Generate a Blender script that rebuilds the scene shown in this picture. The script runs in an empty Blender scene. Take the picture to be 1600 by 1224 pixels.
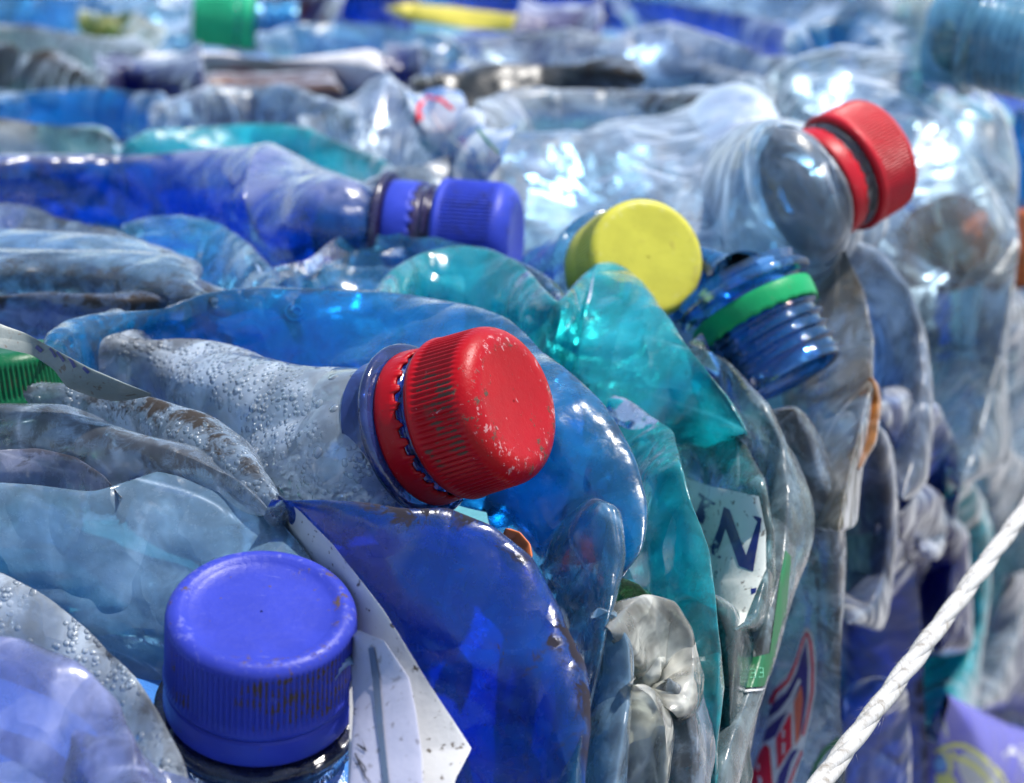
import bpy, bmesh, math, random
import numpy as np
from mathutils import Vector, Matrix

scene = bpy.context.scene
COL = scene.collection

# ------------------------------------------------------------------ camera
W, H = 1600.0, 1224.0
FPX = 3092.0
CAM_H = 0.108
PITCH = math.radians(16.5)
cam_data = bpy.data.cameras.new('camera')
cam = bpy.data.objects.new('camera', cam_data)
COL.objects.link(cam)
cam.location = (0, 0, CAM_H)
cam.rotation_euler = (math.radians(90) - PITCH, 0, 0)
cam_data.sensor_width = 36.0
cam_data.lens = FPX / W * 36.0
cam_data.clip_start = 0.005
cam_data.clip_end = 3000
cam_data.dof.use_dof = True
cam_data.dof.focus_distance = 0.345
cam_data.dof.aperture_fstop = 21.0
scene.camera = cam

# ------------------------------------------------------------------ light
SUN_EL, SUN_AZ = math.radians(66), math.radians(80)      # azimuth clockwise from +Y (view direction)
world = bpy.data.worlds.new('World')
scene.world = world
world.use_nodes = True
wn = world.node_tree.nodes
sky = wn.new('ShaderNodeTexSky')
sky.sky_type = 'NISHITA'
sky.sun_disc = False
sky.sun_elevation = SUN_EL
sky.sun_rotation = SUN_AZ
sky.air_density = 1.0
sky.dust_density = 0.7
sky.ozone_density = 1.5
wn['Background'].inputs['Strength'].default_value = 0.12
world.node_tree.links.new(sky.outputs[0], wn['Background'].inputs['Color'])
sun_data = bpy.data.lights.new('sun', 'SUN')
sun_data.energy = 3.6
sun_data.angle = math.radians(1.5)
sun_data.color = (1.0, 0.96, 0.9)
sun = bpy.data.objects.new('sun', sun_data)
COL.objects.link(sun)
_sd = Vector((math.sin(SUN_AZ) * math.cos(SUN_EL), math.cos(SUN_AZ) * math.cos(SUN_EL), math.sin(SUN_EL)))
sun.rotation_euler = _sd.to_track_quat('Z', 'Y').to_euler()
sun.location = (0, 0, 3)
scene.view_settings.view_transform = 'Standard'
scene.view_settings.look = 'None'
scene.view_settings.gamma = 1.0
scene.view_settings.exposure = 0.85
scene.view_settings.use_curve_mapping = False
scene.render.engine = 'CYCLES'
cy = scene.cycles
cy.use_denoising = True
cy.use_adaptive_sampling = True
cy.adaptive_threshold = 0.05
cy.max_bounces = 9
cy.transparent_max_bounces = 26
cy.diffuse_bounces = 3
cy.glossy_bounces = 2
cy.transmission_bounces = 6
cy.caustics_reflective = False
cy.caustics_refractive = False
cy.sample_clamp_indirect = 6.0

# ------------------------------------------------------------------ maths helpers
CAM = np.array([0, 0, CAM_H])
R_ = np.array([1.0, 0, 0])
F_ = np.array([0, math.cos(PITCH), -math.sin(PITCH)])
U_ = np.array([0, math.sin(PITCH), math.cos(PITCH)])

def ray(x, y):
    x = np.asarray(x, float); y = np.asarray(y, float)
    d = F_[None, :] + ((x - W / 2) / FPX)[:, None] * R_[None, :] - ((y - H / 2) / FPX)[:, None] * U_[None, :]
    return d / np.linalg.norm(d, axis=1)[:, None]

def at(x, y, depth):
    """point seen at pixel x, y at a depth along the view axis"""
    return CAM + depth * (F_ + (x - W / 2) / FPX * R_ - (y - H / 2) / FPX * U_)

EDGE_P = np.array([0.012, 0.285, 0])
EDGE_D = np.array([0.375, 0.927, 0])
FACE_N = np.array([0.927, -0.375, 0])
ER = 0.045

def dip(p):
    """the top sinks towards the near corner"""
    t = np.clip((0.355 - np.hypot(p[:, 0], p[:, 1])) / 0.13, 0, 1)
    return 0.036 * t * t * (3 - 2 * t)

def bale_sdf(p):
    a = p[:, 2] + dip(p)
    b = (p - EDGE_P) @ FACE_N
    out = np.maximum(a, b)
    m = (a > -ER) & (b > -ER)
    out[m] = np.sqrt((a[m] + ER) ** 2 + (b[m] + ER) ** 2) - ER
    return out

def hit(x, y, lift):
    """the point of the bale surface (raised by lift) seen at pixel x, y"""
    d = ray(x, y)
    lift = np.asarray(lift, float) * np.ones(len(d))
    t = np.full(len(d), 0.02)
    for _ in range(220):
        s = bale_sdf(CAM + d * t[:, None]) - lift
        t = np.minimum(t + s * 0.8, 4.0)
    return CAM + d * t[:, None]

def catmull(P, n):
    P = np.asarray(P, float)
    if len(P) == 1:
        return np.repeat(P, n, 0)
    seg = np.linalg.norm(np.diff(P[:, :2], axis=0), axis=1) ** 0.5 + 1e-6
    k = np.concatenate([[0], np.cumsum(seg)])
    k /= k[-1]
    m = np.zeros_like(P)
    m[1:-1] = (P[2:] - P[:-2]) / (k[2:] - k[:-2])[:, None]
    m[0] = (P[1] - P[0]) / (k[1] - k[0]); m[-1] = (P[-1] - P[-2]) / (k[-1] - k[-2])
    u = np.linspace(0, 1, n)
    # arc-length-ish parameter
    i = np.clip(np.searchsorted(k, u, side='right') - 1, 0, len(P) - 2)
    h = (k[i + 1] - k[i]); t = (u - k[i]) / h
    t = t[:, None]; h = h[:, None]
    return ((2 * t**3 - 3 * t**2 + 1) * P[i] + (t**3 - 2 * t**2 + t) * h * m[i] +
            (-2 * t**3 + 3 * t**2) * P[i + 1] + (t**3 - t**2) * h * m[i + 1])

def hashn(ix, iy, iz, seed):
    n = (ix.astype(np.int64) * 374761393 + iy.astype(np.int64) * 668265263 + iz.astype(np.int64) * 2147483647 + seed * 974634777) & 0x7fffffff
    n = ((n ^ (n >> 13)) * 1274126177) & 0x7fffffff
    n = (n ^ (n >> 16)) & 0xffff
    return n / 32767.5 - 1.0

def vnoise(p, seed):
    i = np.floor(p).astype(np.int64); f = p - i
    f = f * f * f * (f * (f * 6 - 15) + 10)
    r = 0
    for a in (0, 1):
        for b in (0, 1):
            for c in (0, 1):
                w = (f[:, 0] if a else 1 - f[:, 0]) * (f[:, 1] if b else 1 - f[:, 1]) * (f[:, 2] if c else 1 - f[:, 2])
                r = r + w * hashn(i[:, 0] + a, i[:, 1] + b, i[:, 2] + c, seed)
    return r

def cells(p, size, seed, aniso, axis):
    """dented facets with sharp creases between them: returns bowl height 0..1 and crease nearness"""
    rs = np.random.RandomState(seed)
    ax = axis / (np.linalg.norm(axis) + 1e-9)
    q = p - (p @ ax)[:, None] * ax[None, :] * (1 - 1 / aniso)
    q = q / size
    i0 = np.floor(q).astype(np.int64)
    F1 = np.full(len(q), 9.0); F2 = np.full(len(q), 9.0)
    for dx in (-1, 0, 1):
        for dy in (-1, 0, 1):
            for dz in (-1, 0, 1):
                ix, iy, iz = i0[:, 0] + dx, i0[:, 1] + dy, i0[:, 2] + dz
                cx = ix + 0.5 + 0.45 * hashn(ix, iy, iz, seed + 1)
                cy_ = iy + 0.5 + 0.45 * hashn(ix, iy, iz, seed + 2)
                cz = iz + 0.5 + 0.45 * hashn(ix, iy, iz, seed + 3)
                d = (q[:, 0] - cx) ** 2 + (q[:, 1] - cy_) ** 2 + (q[:, 2] - cz) ** 2 + 0.15 * hashn(ix, iy, iz, seed + 4) + 0.15
                F2 = np.minimum(F2, np.maximum(F1, d)); F1 = np.minimum(F1, d)
    return np.clip(F1, 0, 1.2), np.clip(1 - (F2 - F1) / 0.16, 0, 1)

def crumple(p, seed, amp, size, axis, N, across):
    """fold height field for a crushed thin wall"""
    ax = axis / (np.linalg.norm(axis) + 1e-9)
    w = np.stack([vnoise(p / (size * 1.5), seed + k) for k in (1, 2, 3)], 1) * size * 0.45
    pw = p + w
    h1, c1 = cells(pw, size, seed, 2.2, ax)
    rs = np.random.RandomState(seed)
    h = (h1 - 0.5) * 0.22
    cr = c1 * 0.5
    w2 = np.stack([vnoise(p / (size * 1.2), seed + k) for k in (21, 22, 23)], 1) * size * 0.22
    pw2 = p + w2
    for k in range(5):
        d = rs.randn(3)
        d -= ax * (d @ ax) * (0.75 if k < 4 else 0.2)      # most folds run along the bottle
        if k < 2: d = across + 0.35 * d / (np.linalg.norm(d) + 1e-9)
        d /= np.linalg.norm(d)
        lam = size * (2.4, 1.3, 1.7, 0.9, 0.62, 0.5, 0.4)[k] * (0.8 + 0.4 * rs.rand())
        t = ((pw2 @ d) / lam + rs.rand()) % 1.0
        f = 0.28 + 0.44 * rs.rand()
        tri = np.where(t < f, t / f, (1 - t) / (1 - f))
        m = np.clip(vnoise(p / (size * 1.6), seed + 40 + k) * 1.8 + 0.15, 0, 1)
        h = h + (tri - 0.5) * m * (lam / size) * (0.80 if k in (0, 2) else 0.36)
        near = np.clip(1 - np.minimum(np.abs(t - f), np.minimum(t, 1 - t)) * lam / 0.0011, 0, 1)
        cr = np.maximum(cr, near * m * (1.0 if lam > size * 0.8 else 0.6))
    h += 0.22 * vnoise(p / (size * 2.4), seed + 5)
    return amp * h, np.clip(cr, 0, 1)

# ------------------------------------------------------------------ object helpers
def mesh_obj(name, verts, faces, mat, parent=None, smooth=True, attrs=None, origin=None):
    verts = np.asarray(verts, float)
    if origin is None:
        origin = np.zeros(3) if parent is not None else verts.mean(0)
    base = np.array(parent.location) if parent is not None else np.zeros(3)
    me = bpy.data.meshes.new(name)
    local = verts - origin - base if parent is not None else verts - origin
    if isinstance(faces, np.ndarray):
        me.vertices.add(len(verts)); me.vertices.foreach_set('co', local.astype(np.float32).ravel())
        nf, k = faces.shape
        me.loops.add(nf * k); me.loops.foreach_set('vertex_index', faces.ravel().astype(np.int32))
        me.polygons.add(nf)
        me.polygons.foreach_set('loop_start', np.arange(0, nf * k, k, dtype=np.int32))
        me.update(calc_edges=True)
    else:
        me.from_pydata([tuple(v) for v in local], [], faces)
        me.update()
    me.polygons.foreach_set('use_smooth', [smooth] * len(me.polygons))
    for k, v in (attrs or {}).items():
        a = me.attributes.new(k, 'FLOAT', 'POINT')
        a.data.foreach_set('value', np.asarray(v, np.float32))
    me.validate()
    if mat is not None:
        me.materials.append(mat)
    o = bpy.data.objects.new(name, me)
    COL.objects.link(o)
    o.location = tuple(origin)
    if parent is not None:
        o.parent = parent
    return o

def tag(o, label=None, cat=None, group=None, kind=None):
    if label: o['label'] = label
    if cat: o['category'] = cat
    if group: o['group'] = group
    if kind: o['kind'] = kind
    return o

def thing(name, label, cat, loc, group=None):
    o = bpy.data.objects.new(name, None)
    o.empty_display_size = 0.01
    COL.objects.link(o); o.location = tuple(loc)
    return tag(o, label, cat, group)

def grid_faces(nu, nv, wrap_v=True):
    i = np.arange(nu - 1)[:, None]; j = np.arange(nv if wrap_v else nv - 1)[None, :]
    a = i * nv + j; b = i * nv + (j + 1) % nv
    c = (i + 1) * nv + (j + 1) % nv; d = (i + 1) * nv + j
    return np.stack([a + 0 * b, b, c, d], 2).reshape(-1, 4)

# ------------------------------------------------------------------ materials
class NT:
    def __init__(s, name):
        s.m = bpy.data.materials.new(name); s.m.use_nodes = True
        s.t = s.m.node_tree; s.n = s.t.nodes; s.n.clear()
        s.out = s.n.new('ShaderNodeOutputMaterial')
    def add(s, typ, **kw):
        x = s.n.new(typ)
        for k, v in kw.items():
            if k.startswith('_'):
                setattr(x, k[1:], v)
            else:
                s.set(x, k, v)
        return x
    def set(s, x, k, v):
        key = k.replace('__', ' ')
        if isinstance(key, str) and key.startswith('i') and key[1:].isdigit(): key = int(key[1:])
        inp = x.inputs[key]
        if hasattr(v, 'links') or isinstance(v, bpy.types.NodeSocket): s.t.links.new(v, inp)
        else: inp.default_value = v
    def math(s, op, a, b=None, c=None, clamp=False):
        x = s.n.new('ShaderNodeMath'); x.operation = op; x.use_clamp = clamp
        for i, v in enumerate((a, b, c)):
            if v is None: continue
            if isinstance(v, bpy.types.NodeSocket): s.t.links.new(v, x.inputs[i])
            else: x.inputs[i].default_value = v
        return x.outputs[0]
    def ramp(s, v, a, b, lo=0.0, hi=1.0):
        x = s.n.new('ShaderNodeMapRange')
        x.interpolation_type = 'SMOOTHSTEP'
        s.t.links.new(v, x.inputs[0])
        for i, q in enumerate((a, b, lo, hi)): x.inputs[i + 1].default_value = q
        return x.outputs[0]
    def noise(s, co, scale, detail=4, rough=0.55, dist=0.0):
        x = s.add('ShaderNodeTexNoise', Vector=co, Scale=scale, Detail=detail, Roughness=rough, Distortion=dist)
        return x.outputs[0]
    def mixc(s, f, a, b):
        x = s.n.new('ShaderNodeMix'); x.data_type = 'RGBA'
        for i, v in ((0, f), (6, a), (7, b)):
            if isinstance(v, bpy.types.NodeSocket): s.t.links.new(v, x.inputs[i])
            elif i == 0: x.inputs[i].default_value = v
            else: x.inputs[i].default_value = (*v, 1)
        return x.outputs[2]
    def mixs(s, f, a, b):
        x = s.n.new('ShaderNodeMixShader')
        for i, v in enumerate((f, a, b)):
            if isinstance(v, bpy.types.NodeSocket): s.t.links.new(v, x.inputs[i])
            else: x.inputs[i].default_value = v
        return x.outputs[0]
    def attr(s, name):
        return s.add('ShaderNodeAttribute', _attribute_name=name).outputs['Fac']

_MC = {}
def plastic(name, tint, body=None, opac=0.25, rough=0.22, beads=0.0, dirt=0.35, white=0.35, frost=0.25,
            dirtcol=(0.055, 0.045, 0.038), var=None, dust=None, facet=0.8, trans=0.5):
    """thin PET wall: tinted see-through film, hazy body colour, sky reflection, creases, grime, droplets"""
    if name in _MC: return _MC[name]
    body = body or tuple(min(1, c ** 0.8) for c in tint)
    s = NT(name)
    co = s.add('ShaderNodeTexCoord').outputs['Object']
    crease = s.attr('crease'); rim = s.attr('rim')
    big = s.noise(co, 38, 3)
    med = s.noise(co, 95, 3, 0.6, 0.4)
    fine = s.noise(co, 480, 3, 0.65)
    # tint variations
    t2 = tuple(c * 0.75 + 0.25 * c * c for c in tint)
    tintv = s.mixc(s.ramp(big, 0.4, 0.65), t2, tint)
    bodyv = s.mixc(s.ramp(med, 0.35, 0.7), tuple(c * 0.7 for c in body), body)
    if var:
        bodyv = s.mixc(s.ramp(s.noise(co, 26, 3, 0.5, 0.8), 0.46, 0.56), bodyv, var)
    # frost haze
    fr = s.math('MULTIPLY', s.ramp(med, 0.45, 0.75), frost)
    op = s.math('ADD', fr, opac)
    wh = s.math('MULTIPLY', s.math('POWER', crease, 3.5), white)
    op = s.math('ADD', op, wh, clamp=True)
    pale = tuple(0.35 * c + 0.65 * 0.8 for c in body)
    bodyv = s.mixc(s.math('MULTIPLY', wh, 1.0, clamp=True), bodyv, pale)
    # bumps
    wv = s.n.new('ShaderNodeVectorMath'); wv.operation = 'MULTIPLY_ADD'
    nz = s.add('ShaderNodeTexNoise', Vector=co, Scale=70.0, Detail=2.0)
    s.t.links.new(nz.outputs['Color'], wv.inputs[0]); wv.inputs[1].default_value = (0.012,) * 3; s.t.links.new(co, wv.inputs[2])
    va = s.add('ShaderNodeTexVoronoi', Vector=wv.outputs[0], Scale=62.0)
    fa = s.math('MULTIPLY', va.outputs[0], va.outputs[0])
    fac = fa
    hgt = s.math('ADD', s.math('MULTIPLY', fac, facet), s.math('ADD', s.math('ADD', s.math('MULTIPLY', med, 0.2), s.math('MULTIPLY', s.math('ABSOLUTE', s.math('SUBTRACT', s.noise(co, 42, 2, 0.45, 0.25), 0.5)), 6.0 * facet)), s.math('MULTIPLY', fine, 0.05)))
    bl = s.add('ShaderNodeBump', Strength=1.0, Distance=0.0016, Height=hgt)
    nrm = bl.outputs[0]
    gl_r = s.math('ADD', s.math('MULTIPLY', s.ramp(fine, 0.4, 0.8), 0.12), rough)
    if beads > 0:
        v = s.add('ShaderNodeTexVoronoi', Vector=co, Scale=760.0, Randomness=1.0, _feature='F1')
        v2 = s.add('ShaderNodeTexVoronoi', Vector=co, Scale=240.0, Randomness=1.0, _feature='F1')
        m1 = s.ramp(s.noise(co, 55, 3), 0.42, 0.56)
        d1 = s.math('SQRT', s.math('MAXIMUM', s.math('SUBTRACT', 0.20, s.math('MULTIPLY', v.outputs[0], v.outputs[0])), 0.0))
        d2 = s.math('SQRT', s.math('MAXIMUM', s.math('SUBTRACT', 0.06, s.math('MULTIPLY', v2.outputs[0], v2.outputs[0])), 0.0))
        hh = s.math('ADD', s.math('MULTIPLY', d1, m1), s.math('MULTIPLY', d2, 2.2))
        bb = s.add('ShaderNodeBump', Strength=beads, Distance=0.0011, Height=hh, Normal=nrm)
        nrm = bb.outputs[0]
        op = s.math('ADD', op, s.math('MULTIPLY', m1, 0.15 * beads), clamp=True)
    # grime: in the rims and in streaks, plus specks
    g = s.noise(co, 150, 6, 0.75, 0.9)
    g2 = big
    gm = s.math('MULTIPLY', s.ramp(s.math('ADD', g, s.math('ADD', s.math('MULTIPLY', rim, 0.20), s.math('MULTIPLY', crease, 0.05))), 0.60, 0.74), s.ramp(g2, 0.36, 0.60))
    sp = s.ramp(s.noise(co, 1100, 2, 0.5), 0.72, 0.78)
    gm = s.math('MULTIPLY', s.math('MAXIMUM', gm, s.math('MULTIPLY', sp, 0.6)), dirt * 1.6, clamp=True)
    sheet = s.add('ShaderNodeBsdfTransparent', Color=tintv)
    dif = s.add('ShaderNodeBsdfDiffuse', Color=bodyv, Normal=nrm)
    trl = s.add('ShaderNodeBsdfTranslucent', Color=bodyv, Normal=nrm)
    bodys = s.mixs(trans, dif.outputs[0], trl.outputs[0])
    base = s.mixs(op, sheet.outputs[0], bodys)
    if dust:
        geo = s.add('ShaderNodeNewGeometry')
        sep = s.add('ShaderNodeSeparateXYZ', Vector=geo.outputs['Normal'])
        dm = s.math('MULTIPLY', s.math('MULTIPLY', s.ramp(sep.outputs[2], 0.45, 0.95), s.ramp(med, 0.3, 0.6)), 0.75)
        base = s.mixs(dm, base, s.add('ShaderNodeBsdfDiffuse', Color=(*dust, 1)).outputs[0])
    fres = s.add('ShaderNodeFresnel', IOR=1.5, Normal=nrm).outputs[0]
    gl = s.add('ShaderNodeBsdfGlossy', Color=(1, 1, 1, 1), Roughness=gl_r, Normal=nrm)
    fz = s.math('MULTIPLY', fres, 1.2, clamp=True)
    sh = s.mixs(fz, base, gl.outputs[0])
    dd = s.add('ShaderNodeBsdfDiffuse', Color=(*dirtcol, 1), Roughness=1.0)
    sh = s.mixs(gm, sh, dd.outputs[0])
    s.t.links.new(sh, s.out.inputs[0])
    _MC[name] = s.m
    return s.m

def cap_mat(name, color, rough=0.34, scuff=0.35, dirt=0.5, dirtcol=(0.085, 0.055, 0.04), sss=0.15):
    if name in _MC: return _MC[name]
    s = NT(name)
    co = s.add('ShaderNodeTexCoord').outputs['Object']
    groove = s.attr('groove'); edge = s.attr('edge')
    n1 = s.noise(co, 140, 4); n2 = s.noise(co, 700, 5, 0.7); n3 = s.noise(co, 130, 8, 0.8, 2.5)
    c = s.mixc(s.ramp(n1, 0.3, 0.7), tuple(x * 0.85 for x in color), color)
    # scuffed pale edges and scratches
    pale = tuple(0.6 * x + 0.28 for x in color)
    sc = s.math('MULTIPLY', s.ramp(s.math('ADD', s.math('MULTIPLY', n2, 0.6), s.math('ADD', s.math('MULTIPLY', n3, 0.5), s.math('MULTIPLY', edge, 0.14))), 0.72, 0.78), scuff)
    mp = s.add('ShaderNodeMapping', Vector=co, Rotation=(0.3, 0.2, 0.9), Scale=(1, 9, 3))
    scr = s.math('MULTIPLY', s.ramp(s.noise(mp.outputs[0], 160, 3, 0.6, 0.5), 0.69, 0.72), scuff * 0.8)
    c = s.mixc(s.math('MAXIMUM', sc, scr), c, pale)
    d = s.noise(co, 60, 3); d2 = s.noise(co, 380, 6, 0.75)
    dm = s.math('MULTIPLY', s.ramp(d, 0.49, 0.60), s.ramp(s.math('ADD', d2, s.math('ADD', s.math('MULTIPLY', groove, 0.2), s.math('MULTIPLY', edge, 0.075))), 0.60, 0.70))
    spk = s.ramp(s.noise(co, 900, 2), 0.73, 0.77)
    dm = s.math('MULTIPLY', s.math('MAXIMUM', dm, spk), dirt * 1.5, clamp=True)
    c = s.mixc(dm, c, dirtcol)
    b = s.add('ShaderNodeBump', Strength=0.25, Distance=0.0004, Height=s.math('ADD', n2, s.math('MULTIPLY', dm, 1.5)))
    r = s.math('ADD', s.math('MULTIPLY', s.math('MAXIMUM', dm, sc), 0.4), s.math('ADD', rough, s.math('MULTIPLY', s.ramp(n2, 0.4, 0.7), 0.1)))
    p = s.add('ShaderNodeBsdfPrincipled', Base__Color=c, Roughness=r, Normal=b.outputs[0])
    p.inputs['Specular IOR Level'].default_value = 0.2
    s.t.links.new(p.outputs[0], s.out.inputs[0])
    _MC[name] = s.m
    return s.m

def paper_mat(name, color, dirt=0.5, rough=0.45, var=None):
    if name in _MC: return _MC[name]
    s = NT(name)
    co = s.add('ShaderNodeTexCoord').outputs['Object']
    n = s.noise(co, 240, 8, 0.7, 0.8); n0 = s.noise(co, 40, 3)
    c = s.mixc(s.ramp(n0, 0.3, 0.7), tuple(x * 0.88 for x in color), color)
    if var: c = s.mixc(s.ramp(s.noise(co, 30, 3, 0.5, 1.0), 0.47, 0.53), c, var)
    gm = s.math('MULTIPLY', s.ramp(n, 0.60, 0.70), s.ramp(n0, 0.35, 0.6))
    sp = s.ramp(s.noise(co, 620, 3), 0.62, 0.68)
    gm = s.math('MULTIPLY', s.math('MAXIMUM', gm, sp), dirt, clamp=True)
    c = s.mixc(gm, c, (0.09, 0.07, 0.05))
    b = s.add('ShaderNodeBump', Strength=0.3, Distance=0.0008, Height=s.noise(co, 200, 5))
    p = s.add('ShaderNodeBsdfPrincipled', Base__Color=c, Roughness=rough, Normal=b.outputs[0])
    s.t.links.new(p.outputs[0], s.out.inputs[0])
    _MC[name] = s.m
    return s.m

# ------------------------------------------------------------------ crushed shells
LIN = [0]
def rail(P, n, default_lift, linear=False):
    X = np.array([p[0] for p in P], float); Y = np.array([p[1] for p in P], float)
    L = np.array([(p[2] if len(p) > 2 and p[2] is not None else default_lift) for p in P], float)
    hp = hit(X, Y, L)
    dep = (hp - CAM) @ F_
    for i, p in enumerate(P):
        if len(p) > 3: dep[i] = p[3]
    Q = np.stack([X, Y, 100.0 / dep], 1)
    if linear or LIN[0] > 0:
        seg = np.linalg.norm(np.diff(Q[:, :2], axis=0), axis=1); k = np.concatenate([[0], np.cumsum(seg)]); k /= k[-1]
        u = np.linspace(0, 1, n)
        S = np.stack([np.interp(u, k, Q[:, j]) for j in range(3)], 1)
        if not linear:
            w = max(1, int(n * 0.012))
            for _ in range(2):
                S[w:-w] = (S[:-2 * w] + S[w:-w] + S[2 * w:]) / 3
    else:
        S = catmull(Q, n)
    return np.array([at(x, y, 100.0 / d) for x, y, d in S])

def shell(name, A, B, mat, lift=(0.006, -0.014), bulge=(0.20, 0.16), amp=0.0028, size=0.018, seed=0,
          parent=None, closed=(True, True), nu=None, nv=None, pw=1.25, step=0.00065, label=None, cat='bottle',
          group=None, linear=False, shift_end=True, end_bulge=0.5):
    n0 = 60
    LIN[0] = 0 if parent is not None else 1
    a0 = rail(A, n0, lift[0], linear); b0 = rail(B, n0, lift[1], linear)
    L = max(np.linalg.norm(np.diff(a0, axis=0), axis=1).sum(), np.linalg.norm(np.diff(b0, axis=0), axis=1).sum())
    Wd = np.linalg.norm(a0 - b0, axis=1).max()
    far = np.linalg.norm((a0.mean(0) - CAM)) / 0.35
    st = step * max(1.0, far ** 0.8)
    nu = nu or int(np.clip(L / st, 40, 420)); nv = nv or int(np.clip(2.4 * Wd / st, 40, 170))
    a = rail(A, nu, lift[0], linear); b = rail(B, nu, lift[1], linear)
    u = np.linspace(0, 1, nu)
    D = b - a
    mid = (a + b) / 2
    T = np.gradient(mid, axis=0); T /= np.linalg.norm(T, axis=1)[:, None] + 1e-12
    N = np.cross(T, D); N /= np.linalg.norm(N, axis=1)[:, None] + 1e-12
    if closed[0]: tp = 1 - 0.75 * np.clip(1 - u / 0.10, 0, 1) ** 2
    else: tp = np.ones(nu)
    if closed[1]: tp = tp * (1 - 0.75 * np.clip(1 - (1 - u) / 0.10, 0, 1) ** 2)
    if not linear:
        D = D * tp[:, None]; mid = a + (b - a) * 0.5 * tp[:, None] if shift_end else mid
    sg = np.sign(((CAM - mid) * N).sum(1).mean()); N = N * sg
    # smooth the frame
    for _ in range(6):
        N[1:-1] = (N[:-2] + N[1:-1] + N[2:]) / 3
    N /= np.linalg.norm(N, axis=1)[:, None] + 1e-12
    wd = np.linalg.norm(D, axis=1)
    wd = np.minimum(wd, np.median(wd) * 1.6)
    e = np.ones(nu)
    if closed[0]: e *= np.clip(1 - np.clip(1 - u / 0.12, 0, 1) ** 2.4, 0.02, 1) ** 0.5
    if closed[1]: e *= np.clip(1 - np.clip(1 - (1 - u) / 0.12, 0, 1) ** 2.4, 0.02, 1) ** 0.5
    ph = np.linspace(0, 2 * math.pi, nv, endpoint=False)
    sn, cs = np.sin(ph), np.cos(ph)
    bl = np.zeros(nu)
    if not closed[1]: bl = np.clip(1 - (1 - u) / 0.42, 0, 1) ** 1.2
    B0 = bulge[0] * (1 - bl) + end_bulge * bl; B1 = bulge[1] * (1 - bl) + end_bulge * bl
    PW = pw * (1 - bl) + 1.0 * bl
    asn = np.clip(np.abs(sn), 1e-6, 1)[None, :] ** PW[:, None]
    hgt = np.where(sn[None, :] >= 0, asn * B0[:, None], -asn * B1[:, None])
    P = mid[:, None, :] - 0.5 * D[:, None, :] * cs[None, :, None] + N[:, None, :] * (hgt * wd[:, None] * e[:, None])[:, :, None]
    P = P.reshape(-1, 3)
    # outward normals of the ellipse section
    nn = (-cs[None, :, None] * 0.8 * (D / (wd[:, None] + 1e-9))[:, None, :] + sn[None, :, None] * N[:, None, :]).reshape(-1, 3)
    nn /= np.linalg.norm(nn, axis=1)[:, None] + 1e-9
    axis = a[-1] - a[0]
    across = D[nu // 2] / (np.linalg.norm(D[nu // 2]) + 1e-9)
    h, cr = crumple(P, seed * 31 + 5, amp, size, axis, nn, across)
    fade = np.ones(nu)
    if not closed[0]: fade *= np.clip(u / 0.22, 0.0, 1)
    if not closed[1]: fade *= np.clip((1 - u) / 0.22, 0.0, 1)
    h = h.reshape(nu, nv) * fade[:, None]
    h *= (0.6 + 0.4 * np.abs(sn))[None, :]
    P = P + nn * h.reshape(-1)[:, None]
    rimv = np.clip(cs, 0, 1)[None, :] ** 6 * np.ones(nu)[:, None]
    o = mesh_obj(name, P, grid_faces(nu, nv), mat, parent, attrs={'crease': cr * np.repeat(fade, nv), 'rim': rimv.ravel()})
    if label:
        tag(o, label, cat, group)
    o_info = dict(a=a, b=b, N=N, mid=mid, P=P.reshape(nu, nv, 3), nn=nn.reshape(nu, nv, 3))
    INFO[o.name] = o_info
    return o
INFO = {}

# ------------------------------------------------------------------ caps and necks
def basis(angle, facing, roll=0.0):
    """axis: angle on screen (deg, counter-clockwise from right), facing = share of axis pointing at the camera"""
    a = math.radians(angle); k = math.sqrt(max(0, 1 - facing * facing))
    z = k * (math.cos(a) * R_ + math.sin(a) * U_) - facing * F_
    z /= np.linalg.norm(z)
    t = np.array([0, 0, 1.0]) if abs(z[2]) < 0.9 else np.array([1.0, 0, 0])
    x = np.cross(t, z); x /= np.linalg.norm(x)
    y = np.cross(z, x)
    c, s = math.cos(roll), math.sin(roll)
    return np.stack([x * c + y * s, -x * s + y * c, z], 1)      # columns

def revolve(profile, n=160, ribs=0, rib_depth=0.0, rib_range=(0, 0), warp=0.0, seed=0, teeth=None, closed_loop=False):
    """profile [(r, z)] -> verts, faces, attributes"""
    pr = np.array(profile, float)
    th = np.linspace(0, 2 * math.pi, n, endpoint=False)
    r = pr[:, 0][:, None] * np.ones(n)[None, :]
    z = pr[:, 1][:, None] * np.ones(n)[None, :]
    groove = np.zeros_like(r)
    if ribs:
        k = (np.cos(ribs * th) * 0.5 + 0.5) ** 0.8
        zz = pr[:, 1]
        m = np.clip((zz - rib_range[0]) / 0.0006, 0, 1) * np.clip((rib_range[1] - zz) / 0.0006, 0, 1)
        out = (pr[:, 0] > pr[:, 0].max() * 0.93)
        m = m * out
        r = r - m[:, None] * (1 - k)[None, :] * rib_depth
        groove = m[:, None] * (1 - k)[None, :]
    if warp:
        r = r * (1 + warp * np.sin(2 * th + seed)[None, :] * 0.6 + warp * 0.3 * np.sin(3 * th + 2 * seed)[None, :])
    if teeth is not None:      # ragged edge on rows
        rows, depth = teeth
        rs = np.random.RandomState(seed + 3)
        tn = np.abs(((th / (2 * math.pi) * 26) % 1) - 0.5) * 2
        tn = np.clip((tn - 0.45) * 4, 0, 1) * (0.4 + 0.6 * np.repeat(rs.rand(26), math.ceil(n / 26))[:n])
        tn = tn + 0.15 * rs.rand(n)
        for ro in rows:
            z[ro] += depth * tn
    V = np.stack([r * np.cos(th), r * np.sin(th), z], 2)
    F = grid_faces(len(pr), n)
    return V.reshape(-1, 3), F, groove.ravel()

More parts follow.
